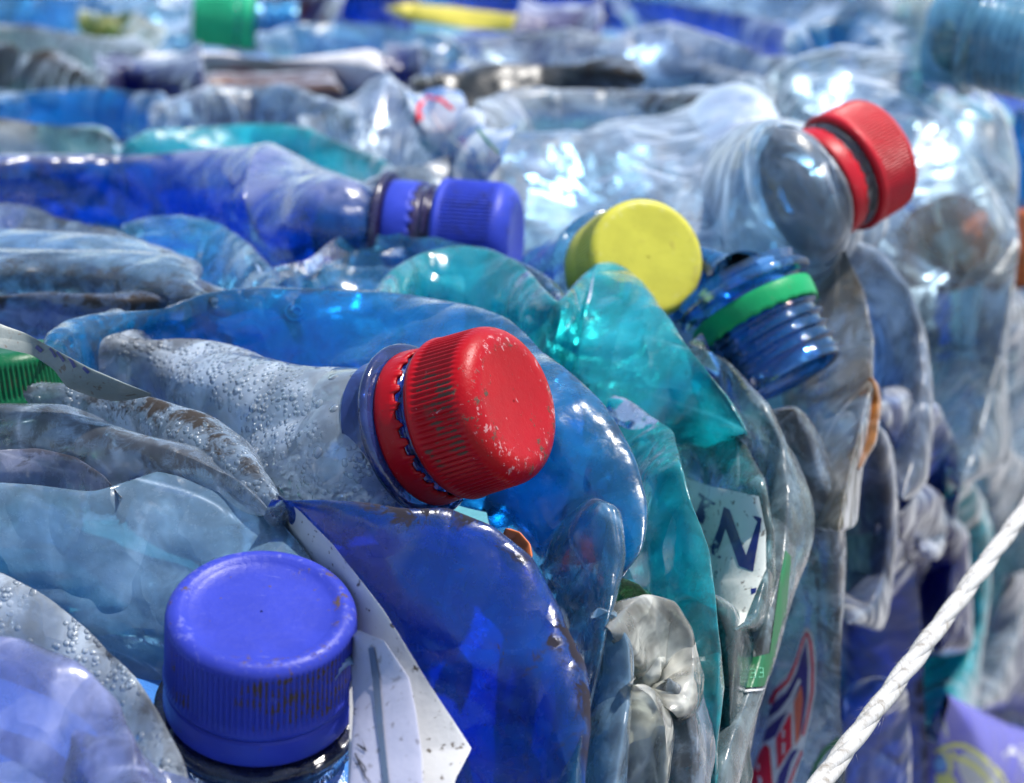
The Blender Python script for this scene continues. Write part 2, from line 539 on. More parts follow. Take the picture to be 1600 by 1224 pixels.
def smooth_profile(pts, n=8):
    """list of (r,z) corners; simple subdivision with rounded corners"""
    P = [np.array(p, float) for p in pts]
    out = [P[0]]
    for i in range(1, len(P) - 1):
        a, b, c = P[i - 1], P[i], P[i + 1]
        d = min(0.0007, np.linalg.norm(a - b) * 0.45, np.linalg.norm(c - b) * 0.45)
        p0 = b + (a - b) / (np.linalg.norm(a - b) + 1e-12) * d
        p1 = b + (c - b) / (np.linalg.norm(c - b) + 1e-12) * d
        for t in (0, 0.5, 1):
            out.append((1 - t) ** 2 * p0 + 2 * t * (1 - t) * b + t * t * p1)
    out.append(P[-1])
    res = [out[0]]
    for a, b in zip(out[:-1], out[1:]):
        L = np.linalg.norm(b - a); k = max(1, int(L / 0.0012))
        for j in range(1, k + 1): res.append(a + (b - a) * j / k)
    return [(float(p[0]), float(p[1])) for p in res]

def put(parent, name, V, F, mat, M, origin, attrs):
    Wv = V @ M.T + origin
    return mesh_obj(name, Wv, F, mat, parent, attrs=attrs)

def make_cap(parent, M, org, mat, z0=0.0, rad=0.0150, hgt=0.0150, round_=0.0035, ribs=110, warp=0.0, seed=0, dish=0.0004, rim_ring=False, depth=0.00042, name='cap'):
    """screw cap, open end at z0, closed end at z0+hgt"""
    zt = z0 + hgt
    rb = rad - 0.0006
    prof = [(rad - 0.0016, z0 + 0.0), (rad - 0.0002, z0), (rad + 0.0002, z0 + 0.0010), (rad, z0 + 0.0015)]
    k = 14
    for j in range(1, k):
        prof.append((rad - 0.0003 * j / k, z0 + 0.0015 + (hgt - round_ - 0.0015) * j / k))
    for j in range(9):
        a = j / 8 * math.pi / 2
        prof.append((rad - 0.0003 - round_ + round_ * math.cos(a), zt - round_ + round_ * math.sin(a)))
    re = rad - 0.0003 - round_
    if rim_ring:
        prof += [(re - 0.0005, zt - 0.0001), (re - 0.0012, zt - dish * 0.6), (re - 0.002, zt - dish)]
        rr = re - 0.002
        prof += [(rr * f, zt - dish) for f in (0.8, 0.6, 0.4, 0.2, 0.02)]
    else:
        prof += [(re * f, zt - dish * (1 - f ** 2)) for f in (0.93, 0.85, 0.7, 0.5, 0.3, 0.12, 0.02)]
    n = ribs * 8
    V, F, g = revolve(prof, n, ribs, depth, (z0 + 0.0018, zt - round_ * 0.75), warp, seed)
    # inside wall
    inn = [(rad - 0.0016, z0), (rad - 0.0017, z0 + 0.004), (rad - 0.0017, zt - 0.002), (0.0004, zt - 0.002)]
    V2, F2, g2 = revolve(inn, n)
    F = np.concatenate([F, F2 + len(V)]); V = np.concatenate([V, V2]); g = np.concatenate([g, g2])
    rr = np.hypot(V[:, 0], V[:, 1])
    edge = np.exp(-((V[:, 2] - zt) / 0.0025) ** 2) * np.exp(-((rr - re - round_ * 0.3) / 0.0035) ** 2)
    return put(parent, name, V, F, mat, M, org, {'groove': g, 'edge': edge})

def make_ring(parent, M, org, mat, z0, z1, rad=0.0145, seed=0, ragged=0.0009, warp=0.01, th=0.0009):
    prof = [(rad - th, z0), (rad - 0.0001, z0), (rad + 0.0001, z0 + 0.0006), (rad, (z0 + z1) / 2), (rad - 0.0002, z1 - 0.0008), (rad - 0.0004, z1), (rad - th, z1), (rad - th, z0)]
    V, F, g = revolve(prof, 520, warp=warp, seed=seed, teeth=([5, 6], ragged))
    return put(parent, 'tamper_ring', V, F, mat, M, org, {'groove': g, 'edge': g * 0})

def make_neck(parent, M, org, mat, z_flange=0.0, z_top=0.018, rad=0.0125, flange=0.0165, below=0.010, threads=3, shoulder=False, open_=True, rbelow=None, th=0.0018):
    """bottle neck: support flange, threaded finish. z along the axis, flange at z_flange"""
    rbl = rbelow or rad + 0.0008
    P = [(rbl + 0.001, z_flange - below), (rbl, z_flange - below * 0.5), (rbl, z_flange - 0.0014), (flange - 0.0006, z_flange - 0.0012), (flange, z_flange - 0.0004),
         (flange, z_flange + 0.0004), (flange - 0.0006, z_flange + 0.0010), (rad + 0.0006, z_flange + 0.0013), (rad, z_flange + 0.0022)]
    if shoulder: P = [(rbl + 0.0050, z_flange - 0.0135), (rbl + 0.0042, z_flange - 0.0110), (rbl + 0.0018, z_flange - 0.0065), (rbl, z_flange - 0.0040)] + P[2:]
    P = smooth_profile(P)
    n = 200
    zz = np.linspace(z_flange + 0.003, z_top, 70)
    rows = [(r, z) for r, z in P] + [(rad, z) for z in zz] + [(rad - 0.0005, z_top + 0.0004), (rad - th, z_top), (rad - th, z_top - 0.004), (rad - th - 0.0003, z_flange - below)]
    V, F, g = revolve(rows, n)
    # helical thread
    th = np.arctan2(V[:, 1], V[:, 0]) / (2 * math.pi)
    z = V[:, 2]; rr = np.hypot(V[:, 0], V[:, 1])
    idx = np.repeat(np.arange(len(rows)), n)
    on = (idx >= len(P)) & (idx < len(P) + 70)
    pitch = 0.0030
    phs = ((z - z_flange - 0.0065) / pitch - th) % 1.0
    b = np.clip(1 - np.abs(phs - 0.5) / 0.27, 0, 1) ** 0.7 * 0.0013
    win = np.clip((z - z_flange - 0.0062) / 0.001, 0, 1) * np.clip((z_top - 0.0012 - z) / 0.001, 0, 1)
    bead = np.clip(1 - np.abs(z - z_flange - 0.0052) / 0.0008, 0, 1) ** 0.6 * 0.0011
    rn = rr + on * (b * win * (1 if threads else 0) + bead)
    V[:, 0] *= rn / rr; V[:, 1] *= rn / rr
    zero = np.zeros(len(V))
    return put(parent, 'neck', V, F, mat, M, org, {'crease': zero, 'rim': zero})

def make_tube(parent, name, pts, r, mat, n=10):
    P = np.asarray(pts, float); T = np.gradient(P, axis=0); T /= np.linalg.norm(T, axis=1)[:, None]
    up = np.array([0.3, 0.2, 0.93]); X = np.cross(T, up); X /= np.linalg.norm(X, axis=1)[:, None]; Y = np.cross(T, X)
    th = np.linspace(0, 2 * math.pi, n, endpoint=False)
    V = P[:, None, :] + r * (np.cos(th)[None, :, None] * X[:, None, :] + np.sin(th)[None, :, None] * Y[:, None, :])
    return mesh_obj(name, V.reshape(-1, 3), grid_faces(len(P), n), mat, parent, attrs={'crease': np.zeros(len(P) * n), 'rim': np.zeros(len(P) * n)})

#@@MATERIALS
CLEAR = plastic('clear pet', (0.80, 0.92, 0.99), body=(0.50, 0.74, 0.95), opac=0.12, dirt=0.35, white=1.0, frost=0.1)
CLEARB = plastic('clear pet beaded', (0.82, 0.92, 0.98), body=(0.72, 0.82, 0.92), opac=0.55, beads=1.0, dirt=0.3, white=0.5, frost=0.3, facet=0.5, rough=0.12)
GREY = plastic('dusty clear pet', (0.80, 0.88, 0.95), body=(0.54, 0.68, 0.86), opac=0.30, dirt=0.35, white=0.6, frost=0.25, rough=0.2)
PALEB = plastic('pale blue pet', (0.60, 0.85, 0.99), body=(0.40, 0.68, 0.97), opac=0.42, dirt=0.15, white=0.8, frost=0.2)
AZURE = plastic('azure pet', (0.14, 0.66, 0.99), body=(0.008, 0.42, 0.95), opac=0.42, dirt=0.3, white=0.3, frost=0.12, trans=0.6)
AZUREC = plastic('light azure pet', (0.40, 0.78, 0.99), body=(0.06, 0.48, 0.95), opac=0.26, dirt=0.2, white=0.7, frost=0.15)
COBALT = plastic('cobalt pet', (0.02, 0.22, 0.92), body=(0.001, 0.13, 0.66), opac=0.38, dirt=1.0, white=0.10, frost=0.12, dirtcol=(0.045, 0.040, 0.050), facet=0.6)
ROYAL = plastic('royal blue pet', (0.03, 0.32, 0.95), body=(0.004, 0.20, 0.78), opac=0.38, dirt=0.3, white=0.2, frost=0.1, dust=(0.20, 0.22, 0.34))
TEAL = plastic('teal pet', (0.18, 0.90, 0.90), body=(0.03, 0.80, 0.92), opac=0.55, dirt=0.22, white=0.5, frost=0.15, trans=0.6)
AQUA = plastic('pale aqua pet', (0.50, 0.90, 0.92), body=(0.34, 0.66, 0.70), opac=0.28, dirt=0.35, white=0.6, frost=0.2)
LILAC = plastic('lilac film', (0.68, 0.74, 0.98), body=(0.42, 0.48, 0.86), opac=0.35, dirt=0.1, white=1.0, frost=0.4)
CREAM = plastic('milky bag film', (0.90, 0.94, 0.88), body=(0.92, 0.91, 0.80), opac=0.42, dirt=0.06, white=1.0, frost=0.9, rough=0.2, facet=1.5)
AMBER = plastic('brown stained pet', (0.84, 0.86, 0.86), body=(0.50, 0.42, 0.28), opac=0.18, dirt=0.2, white=0.8, frost=0.2, var=(0.48, 0.66, 0.86))
NAVY = plastic('navy pet', (0.02, 0.08, 0.55), body=(0.006, 0.022, 0.30), opac=0.4, dirt=0.15, white=0.1, frost=0.1)
GREENP = plastic('green pet', (0.10, 0.65, 0.30), body=(0.02, 0.32, 0.12), opac=0.3, dirt=0.2, white=0.2)
BLACK = plastic('grimy black film', (0.15, 0.17, 0.18), body=(0.03, 0.04, 0.04), opac=0.8, dirt=0.8, white=0.3, var=(0.09, 0.09, 0.08))
def worn(m):
    """the same plastic with a weathered, less mirror-like surface"""
    key = 'weathered ' + m.name
    if key in _MC: return _MC[key]
    c = m.copy(); c.name = key; _MC[key] = c
    for nd in c.node_tree.nodes:
        if nd.type == 'BSDF_GLOSSY':
            src = nd.inputs['Roughness'].links[0].from_node
            for i in (0, 1):
                if not src.inputs[i].is_linked: src.inputs[i].default_value = 0.36
    return c
WHITE = paper_mat('white film', (0.52, 0.52, 0.52), dirt=1.0)

def flat_mat(name, color, rough=0.35):
    if name in _MC: return _MC[name]
    s = NT(name)
    co = s.add('ShaderNodeTexCoord').outputs['Object']
    c = s.mixc(s.ramp(s.noise(co, 250, 6, 0.7), 0.4, 0.7), color, tuple(x * 0.7 + 0.03 for x in color))
    p = s.add('ShaderNodeBsdfPrincipled', Base__Color=c, Roughness=rough)
    s.t.links.new(p.outputs[0], s.out.inputs[0]); _MC[name] = s.m
    return s.m

from mathutils.bvhtree import BVHTree
from mathutils.geometry import tessellate_polygon
def ribbon(path, w, cap=False):
    """closed outline of a stroke of width w (or list of widths)"""
    P = np.array(path, float); T = np.gradient(P, axis=0); T /= np.linalg.norm(T, axis=1)[:, None] + 1e-9
    Nn = np.stack([-T[:, 1], T[:, 0]], 1); ww = (np.ones(len(P)) * np.asarray(w, float))[:, None] / 2
    quads = []
    for i in range(len(P) - 1):
        quads.append([tuple(P[i] + Nn[i] * ww[i]), tuple(P[i + 1] + Nn[i + 1] * ww[i + 1]), tuple(P[i + 1] - Nn[i + 1] * ww[i + 1]), tuple(P[i] - Nn[i] * ww[i])])
    return quads

def decal(name, target, layers, label=None, off=0.00022, max_e=5.0):
    """print on a body: each layer is (material, [outlines in photo pixels]); every point is laid on the surface of its own body"""
    me = target.data
    loc = np.array(target.location) + (np.array(target.parent.location) if target.parent else 0)
    co = np.empty(len(me.vertices) * 3, np.float32); me.vertices.foreach_get('co', co)
    V = co.reshape(-1, 3).astype(float) + loc
    polys = [tuple(p.vertices) for p in me.polygons]
    bvh = BVHTree.FromPolygons([Vector(v) for v in V], polys)
    verts, faces, mi = [], [], []
    mats = []
    for li, (mat, outs) in enumerate(layers):
        if mat not in mats: mats.append(mat)
        for out in outs:
            pts = [Vector((x, y, 0)) for x, y in out]
            tris = [(np.array(pts[i][:2]), np.array(pts[j][:2]), np.array(pts[k][:2])) for i, j, k in tessellate_polygon([pts])]
            done = []
            while tris:
                t = tris.pop()
                e = [np.linalg.norm(t[i] - t[(i + 1) % 3]) for i in range(3)]
                m = int(np.argmax(e))
                if e[m] <= max_e: done.append(t); continue
                p, q, r = t[m], t[(m + 1) % 3], t[(m + 2) % 3]; c = (p + q) / 2
                tris += [(p, c, r), (c, q, r)]
            idx = {}
            def vid(p):
                key = (round(p[0], 3), round(p[1], 3))
                if key not in idx:
                    d = ray([p[0]], [p[1]])[0]
                    h = bvh.ray_cast(Vector(CAM), Vector(d))
                    if h[0] is None: idx[key] = None
                    else:
                        n = h[1] if h[1].dot(Vector(d)) < 0 else -h[1]
                        idx[key] = len(verts); verts.append(tuple(h[0] - Vector(d) * (off * (1 + 0.6 * li)) + n * off * 0.3))
                return idx[key]
            for t in done:
                q = [vid(p) for p in t]
                if None in q: continue
                w = [np.array(verts[k]) for k in q]
                if max(np.linalg.norm(w[0] - w[1]), np.linalg.norm(w[1] - w[2])) < 0.006:
                    faces.append(q); mi.append(mats.index(mat))
    par = target.parent if target.parent else target
    base = np.array(par.location)
    me2 = bpy.data.meshes.new(name)
    me2.from_pydata([tuple(np.array(v) - base) for v in verts], [], faces); me2.update()
    for m in mats: me2.materials.append(m)
    me2.polygons.foreach_set('material_index', mi); me2.polygons.foreach_set('use_smooth', [True] * len(faces))
    o = bpy.data.objects.new(name, me2); COL.objects.link(o); o.parent = par
    if label: o['label'] = label
    return o
#@@PIECES
RED = cap_mat('red cap plastic', (0.36, 0.002, 0.006), scuff=0.7, dirt=0.95)
REDF = cap_mat('lighter red cap plastic', (0.46, 0.010, 0.02), scuff=0.4, dirt=0.2)  # lighter, cleaner red for the far cap
BLUE = cap_mat('violet blue cap plastic', (0.032, 0.046, 0.36), scuff=0.2, dirt=0.9)
BLUEM = cap_mat('bright blue cap plastic', (0.035, 0.06, 0.45), scuff=0.15, dirt=0.5, dirtcol=(0.03, 0.03, 0.06))
YELLOW = cap_mat('yellow cap plastic', (0.54, 0.50, 0.06), scuff=0.25, dirt=0.6, dirtcol=(0.35, 0.27, 0.04))
GREEN = cap_mat('green cap plastic', (0.003, 0.10, 0.038), scuff=0.1, dirt=0.35)
ORANGE = cap_mat('orange cap plastic', (0.60, 0.16, 0.05), scuff=0.1, dirt=0.2)

GT = 'crushed bottles lying on top of the bale'
GF = 'crushed bottles pressed into the side of the bale'
def T_(A, B, mat, label, seed, name='crushed_bottle', cat='bottle', **k):
    if seed >= 120 and any(n.type == 'BSDF_GLOSSY' for n in mat.node_tree.nodes): mat = worn(mat)
    k.setdefault('group', GT if cat == 'bottle' else None)
    return shell(name, A, B, mat, seed=seed, label=label, cat=cat, **k)
def F_s(A, B, mat, label, seed, name='crushed_bottle', cat='bottle', **k):
    k.setdefault('group', GF if cat == 'bottle' else None)
    k.setdefault('lift', (0.010, -0.016)); k.setdefault('bulge', (0.11, 0.09)); k.setdefault('amp', 0.0024)
    if 103 <= seed < 114: k['amp'] *= 0.6; k['size'] = k.get('size', 0.018) * 1.5
    if seed >= 103 and any(n.type == 'BSDF_GLOSSY' for n in mat.node_tree.nodes): mat = worn(mat)
    return shell(name, A, B, mat, seed=seed, label=label, cat=cat, **k)

# ------------------------------------------------------------------ setting
def core():
    s = np.arange(-0.75, 1.75, 0.0045)
    prof = []
    for t in np.arange(-1.5, -ER, 0.0055): prof.append((t, 0.0, 0, 1))
    for k in range(14):
        a = k / 13 * math.pi / 2
        prof.append((-ER + ER * math.sin(a), -ER + ER * math.cos(a), math.sin(a), math.cos(a)))
    for z in np.arange(-ER - 0.005, -0.80, -0.006): prof.append((0.0, z, 1, 0))
    pr = np.array(prof)
    P = EDGE_P[None, None] + s[:, None, None] * EDGE_D[None, None] + pr[None, :, 0, None] * FACE_N[None, None]
    P = P + np.array([0, 0, 1.0])[None, None] * pr[None, :, 1, None]
    n = pr[None, :, 2, None] * FACE_N[None, None] + pr[None, :, 3, None] * np.array([0, 0, 1.0])[None, None] + 0 * P
    nu, nv = P.shape[:2]
    P = P.reshape(-1, 3); n = n.reshape(-1, 3)
    P[:, 2] -= dip(P) * (pr[None, :, 3] * np.ones(nu)[:, None]).ravel()
    h1, c1 = cells(P + 0.01 * np.stack([vnoise(P / 0.03, k) for k in (1, 2, 3)], 1), 0.045, 3, 1.6, FACE_N)
    h2, c2 = cells(P, 0.018, 4, 1.5, FACE_N)
    P = P + n * (-0.026 + 0.009 * (h1 - 0.6) + 0.003 * h2)[:, None]
    m = NT('packed plastic')
    co = m.add('ShaderNodeTexCoord').outputs['Object']
    v = m.add('ShaderNodeTexVoronoi', Vector=m.add('ShaderNodeMapping', Vector=co, Rotation=(0, 0, 0.38), Scale=(9, 22, 22)).outputs[0], Scale=1.0)
    rp = m.add('ShaderNodeValToRGB', Fac=v.outputs['Color'])
    e = rp.color_ramp; e.interpolation = 'CONSTANT'
    cols = [(0.0, (0.16, 0.28, 0.50)), (0.25, (0.05, 0.18, 0.50)), (0.42, (0.12, 0.34, 0.38)), (0.55, (0.36, 0.42, 0.50)), (0.72, (0.01, 0.04, 0.25)), (0.85, (0.22, 0.30, 0.40))]
    e.elements[0].color = (*cols[0][1], 1); e.elements[1].position = cols[1][0]; e.elements[1].color = (*cols[1][1], 1)
    for p, c in cols[2:]:
        q = e.elements.new(p); q.color = (*c, 1)
    b = m.add('ShaderNodeBump', Strength=0.5, Distance=0.002, Height=m.noise(co, 90, 6, 0.65, 0.5))
    pb = m.add('ShaderNodeBsdfPrincipled', Base__Color=rp.outputs[0], Roughness=0.18, Normal=b.outputs[0])
    m.t.links.new(pb.outputs[0], m.out.inputs[0])
    o = mesh_obj('packed_plastic', P, grid_faces(nu, nv, False), m.m)
    tag(o, 'dense mass of pressed blue and teal plastic between the bottles', 'plastic waste', kind='stuff')
core()
g = NT('concrete ground')
co = g.add('ShaderNodeTexCoord').outputs['Object']
p = g.add('ShaderNodeBsdfPrincipled', Base__Color=g.mixc(g.noise(co, 3, 8), (0.16, 0.155, 0.15), (0.26, 0.25, 0.24)), Roughness=0.9)
g.t.links.new(p.outputs[0], g.out.inputs[0])
tag(mesh_obj('ground', [(-400, -400, -0.8), (400, -400, -0.8), (400, 400, -0.8), (-400, 400, -0.8)], [(0, 1, 2, 3)], g.m, smooth=False), kind='structure')

# ================================================================== capped bottles
# red capped beaded bottle (the main subject)
d0 = 0.355
M = basis(17, 0.55); org = at(654, 672, d0)
rb = thing('plastic_bottle', 'clear beaded bottle with the sharp scuffed red screw cap in the middle', 'bottle', org, 'bottles with their caps still on')
make_cap(rb, M, org, RED, z0=0.0084, hgt=0.0136, rad=0.0146, round_=0.0042, ribs=84, seed=1, warp=0.012, dish=0.0006)
make_ring(rb, M, org, RED, 0.0014, 0.0056, rad=0.0142, seed=1, ragged=0.0013, warp=0.015)
NB = plastic('blue neck pet', (0.25, 0.42, 0.85), body=(0.07, 0.11, 0.38), opac=0.45, dirt=0.25, facet=0.1, white=0, rough=0.06)
make_neck(rb, M, org, NB, z_top=0.0175, rad=0.0124, flange=0.0160, below=0.006)
shell('body', [(104, 548), (200, 530), (290, 526), (380, 541), (470, 572), (560, 575, None, 0.362), (592, 584, None, 0.359)],
      [(110, 560), (230, 640), (330, 710), (400, 762), (450, 800), (570, 812, None, 0.352), (642, 786, None, 0.357)], CLEARB,
      seed=2, parent=rb, closed=(True, False), end_bulge=0.42, amp=0.0030, size=0.024, bulge=(0.30, 0.25), pw=1.0)

# near blue capped bottle
d1 = 0.322
M = basis(84, 0.57); org = at(406, 1098, d1)
bb = thing('plastic_bottle', 'navy bottle standing up with a big violet blue cap in the foreground', 'bottle', org, 'bottles with their caps still on')
make_cap(bb, M, org, BLUE, z0=0.0062, hgt=0.0144, rad=0.0154, round_=0.0022, ribs=100, seed=2, warp=0.006, dish=0.0009, rim_ring=True, depth=0.00042)
make_ring(bb, M, org, BLUE, 0.0010, 0.0060, rad=0.0155, seed=2, ragged=0.0001, warp=0.004)
make_neck(bb, M, org, plastic('grimy navy neck', (0.1, 0.15, 0.5), body=(0.03, 0.04, 0.12), opac=0.6, dirt=0.6, white=0), z_flange=-0.0012, z_top=0.012, rad=0.0128, flange=0.0172, below=0.008)
prof = smooth_profile([(0.0128, -0.004), (0.0145, -0.008), (0.022, -0.014), (0.029, -0.024), (0.031, -0.05), (0.030, -0.09)])
V, Fc, gq = revolve(prof, 240)
h, cr = crumple(V, 77, 0.0022, 0.016, np.array([0, 0, 1.0]), None, np.array([1.0, 0, 0]))
fade = np.clip((-0.006 - V[:, 2]) / 0.01, 0, 1)
rr = np.hypot(V[:, 0], V[:, 1]); V[:, 0] *= 1 + fade * h / rr; V[:, 1] *= 1 + fade * h / rr
mesh_obj('body', V @ M.T + org, Fc, plastic('navy beaded', (0.02, 0.08, 0.5), body=(0.01, 0.03, 0.28), opac=0.45, beads=0.7, dirt=0.3, white=0.1), bb, attrs={'crease': cr, 'rim': cr * 0})

# yellow cap: only the cap shows over its hidden neck
d2 = 0.462
M = basis(28, 0.935); org = at(982, 420, d2)
yb = thing('plastic_bottle', 'bottle neck closed by a smooth pale yellow cap', 'bottle', org, 'bottles with their caps still on')
make_cap(yb, M, org, YELLOW, z0=0.0, hgt=0.0125, rad=0.0142, round_=0.0020, ribs=100, depth=0.00028, seed=3, dish=0.0002)
make_ring(yb, M, org, YELLOW, -0.0055, -0.0004, rad=0.0140, seed=3, ragged=0.0002)
make_neck(yb, M, org, AZUREC, z_flange=-0.0075, z_top=0.008, below=0.03, rbelow=0.016)

# royal blue bottle with mid blue cap
M = basis(-4, 0.20); org = at(615, 366, 0.512)
mb = thing('plastic_bottle', 'long royal blue bottle with a bright blue cap and loose ring', 'bottle', org, 'bottles with their caps still on')
make_cap(mb, M, org, BLUEM, z0=0.0130, hgt=0.0195, rad=0.0150, round_=0.0050, ribs=84, seed=4, dish=0.0008)
make_ring(mb, M, org, BLUEM, 0.0000, 0.0068, rad=0.0140, seed=4, ragged=0.0014, warp=0.02)
NV = plastic('violet neck pet', (0.35, 0.30, 0.60), body=(0.09, 0.07, 0.22), opac=0.6, dirt=0.5, facet=0.1, white=0)
make_neck(mb, M, org, NV, z_flange=-0.0015, z_top=0.022, rad=0.0125, flange=0.0165, below=0.014, rbelow=0.0125)
shell('body', [(-480, 268), (-60, 262), (60, 255), (200, 244), (300, 239), (420, 247), (500, 262), (535, 276, None, 0.514), (558, 294, None, 0.512)],
      [(-480, 350), (0, 345), (100, 350), (250, 370), (380, 410), (450, 440), (520, 445, None, 0.505), (556, 436, None, 0.512)], ROYAL,
      lift=(0.010, -0.014), seed=5, parent=mb, closed=(True, False), amp=0.0016, size=0.03, bulge=(0.26, 0.2), pw=0.9)

# far red cap on the big clear bottle, seen from behind
M = basis(29, -0.40); org = at(1268, 296, 0.488)
fr = thing('plastic_bottle', 'big clear bottle whose red cap is half unscrewed showing its open rim', 'bottle', org, 'bottles with their caps still on')
make_cap(fr, M, org, REDF, z0=0.0092, hgt=0.0130, rad=0.0154, round_=0.002, ribs=110, seed=6, depth=0.0003)
make_ring(fr, M, org, REDF, 0.0012, 0.0058, rad=0.0142, seed=6, ragged=0.0004, warp=0.02)
make_neck(fr, M, org, plastic('smoky neck', (0.95, 0.97, 0.99), body=(0.70, 0.76, 0.86), opac=0.08, dirt=0.3, frost=0.1, rough=0.45, facet=0.7, white=0, dirtcol=(0.05, 0.05, 0.06)), z_flange=-0.001, z_top=0.015, rad=0.0128, flange=0.0152, below=0.004)
shell('body', [(560, 290), (640, 262), (760, 232), (900, 208), (1030, 190), (1100, 176), (1160, 184), (1205, 196, None, 0.488), (1238, 214, None, 0.489)],
      [(560, 330), (800, 400), (950, 420), (1080, 470), (1160, 480), (1225, 460), (1275, 425, None, 0.486), (1308, 386, None, 0.489)], 
      plastic('clear over blue pet', (0.60, 0.82, 0.97), body=(0.56, 0.70, 0.86), opac=0.34, dirt=0.45, white=0.9, frost=0.3, rough=0.34),
      lift=(0.010, -0.012), seed=6, parent=fr, closed=(True, False), amp=0.0040, size=0.034, bulge=(0.10, 0.12), end_bulge=0.34)

# open blue neck with green ring
M = basis(-63, 0.22); org = at(1168, 470, 0.452)
ob = thing('plastic_bottle', 'open blue bottle neck pointing down with a green ring on it', 'bottle', org, 'open bottle necks without caps')
NBL = plastic('bright blue neck pet', (0.35, 0.68, 0.98), body=(0.04, 0.26, 0.66), opac=0.35, dirt=0.1, facet=0.1, white=0, rough=0.05)
make_neck(ob, M, org, NBL, z_flange=-0.0015, z_top=0.0205, rad=0.0128, flange=0.0165, below=0.004, threads=3)
make_ring(ob, M, org, cap_mat('green ring plastic', (0.01, 0.30, 0.10), scuff=0.1, dirt=0.2), 0.0016, 0.0066, rad=0.0150, seed=8, ragged=0.0003, warp=0.015)
shell('body', [(960, 400, None, 0.50), (1040, 380, None, 0.49), (1090, 395, None, 0.47), (1110, 450, None, 0.462)], [(1020, 520, None, 0.50), (1080, 500, None, 0.48), (1150, 450, None, 0.472), (1210, 430, None, 0.462)], NBL, seed=9, parent=ob, closed=(True, False))

# top right open neck
M = basis(-18, 0.45); org = at(1530, 62, 0.64)
tb = thing('plastic_bottle', 'wide open light blue bottle neck at the far right corner', 'bottle', org, 'open bottle necks without caps')
NB2 = plastic('sky blue neck pet', (0.55, 0.82, 0.95), body=(0.22, 0.56, 0.80), opac=0.7, dirt=0.1, facet=0.1, white=0, rough=0.06)
make_neck(tb, M, org, NB2, z_flange=-0.001, z_top=0.021, rad=0.0150, flange=0.0190, below=0.012, rbelow=0.017)
shell('body', [(1380, -60), (1440, -30), (1480, -10, None, 0.66), (1515, 5, None, 0.65)], [(1380, 60), (1440, 90), (1475, 110, None, 0.65), (1500, 118, None, 0.645)], AQUA, seed=10, parent=tb, closed=(True, False))

# green cap under the striped wrapper, left
M = basis(96, 0.16); org = at(16, 644, 0.380)
gb = thing('plastic_bottle', 'bottle with a ribbed green cap half hidden under the striped wrapper', 'bottle', org, 'bottles with their caps still on')
make_cap(gb, M, org, GREEN, z0=0.0020, hgt=0.0105, rad=0.0125, round_=0.003, ribs=80, seed=9)
make_neck(gb, M, org, GREENP, z_flange=-0.001, z_top=0.008, rad=0.0105, flange=0.0135, below=0.02)

# far green cap
M = basis(-3, 0.10); org = at(400, 36, 1.02)
fg = thing('plastic_bottle', 'distant bottle with a green cap lying at the top edge', 'bottle', org, 'bottles with their caps still on')
M = basis(177, 0.10)
GREENF = cap_mat('pale green cap plastic', (0.02, 0.36, 0.18), scuff=0.1, dirt=0.1)
make_cap(fg, M, org, GREENF, z0=0.0095, hgt=0.0225, rad=0.0140, round_=0.004, ribs=80, seed=10)
make_ring(fg, M, org, GREENF, 0.0, 0.008, rad=0.0145, seed=10)
make_neck(fg, M, org, AZUREC, z_flange=-0.001, z_top=0.015, below=0.02)

# ================================================================== foreground
T_([(-480, 975), (-60, 982), (40, 995), (120, 1032), (185, 1095), (208, 1165), (215, 1260)], [(-480, 1330), (-60, 1340), (60, 1340), (120, 1340), (150, 1340), (180, 1330), (190, 1330)], LILAC,
   'lilac blue crinkled film out of focus in the bottom left corner', 61, name='plastic_film', cat='film', amp=0.0050, size=0.014, bulge=(0.14, 0.1), lift=(0.010, -0.01))
T_([(120, 1130, 0.004), (190, 1160, 0.004), (260, 1185, 0.002), (310, 1215, 0.0), (345, 1260, 0)], [(60, 1350), (150, 1350), (220, 1350), (260, 1350), (300, 1350)], plastic('lilac clear', (0.75, 0.80, 0.97), body=(0.45, 0.52, 0.80), opac=0.3, white=0.6, dirt=0.1),
   'small lilac clear flap below the violet blue cap', 62, name='plastic_flap', cat='film', lift=(0.004, -0.01), amp=0.003, size=0.012)
T_([(-480, 870), (-60, 876), (0, 888), (70, 920), (150, 985), (215, 1055), (258, 1125), (285, 1190), (300, 1260)], [(-480, 1040), (-60, 1060), (0, 1060), (80, 1090), (140, 1130), (180, 1190), (200, 1260), (210, 1300), (215, 1340)], CLEARB,
   'clear bottle wall covered in water beads left of the violet blue cap', 63, amp=0.002, size=0.016, lift=(-0.002, -0.015))
T_([(-480, 760), (-60, 752), (60, 754), (150, 764), (245, 734), (330, 727), (388, 748), (432, 800), (480, 870), (520, 960), (540, 1050)], [(-480, 960, -0.03), (-60, 1000, -0.03), (60, 1050, -0.03), (150, 1110, -0.03), (230, 1180, -0.035), (300, 1200, -0.035), (360, 1200, -0.035), (420, 1200, -0.035), (470, 1200, -0.035), (500, 1200, -0.035), (520, 1200, -0.035)], PALEB,
   'large pale blue bottle wall behind the violet blue cap', 64, amp=0.0036, size=0.026, lift=(0.000, -0.025), bulge=(0.16, 0.2))
T_([(-480, 705), (-60, 703), (0, 700), (60, 698), (120, 712), (163, 742), (190, 778)], [(-480, 790), (-60, 790), (0, 790), (60, 790), (110, 792), (150, 795), (185, 797)], plastic('lavender pet', (0.70, 0.75, 0.92), body=(0.42, 0.45, 0.62), opac=0.45, white=0.3, dirt=0.4),
   'lavender grey rounded bottle end at the left edge under grey pleats', 65, lift=(0.0, -0.012))
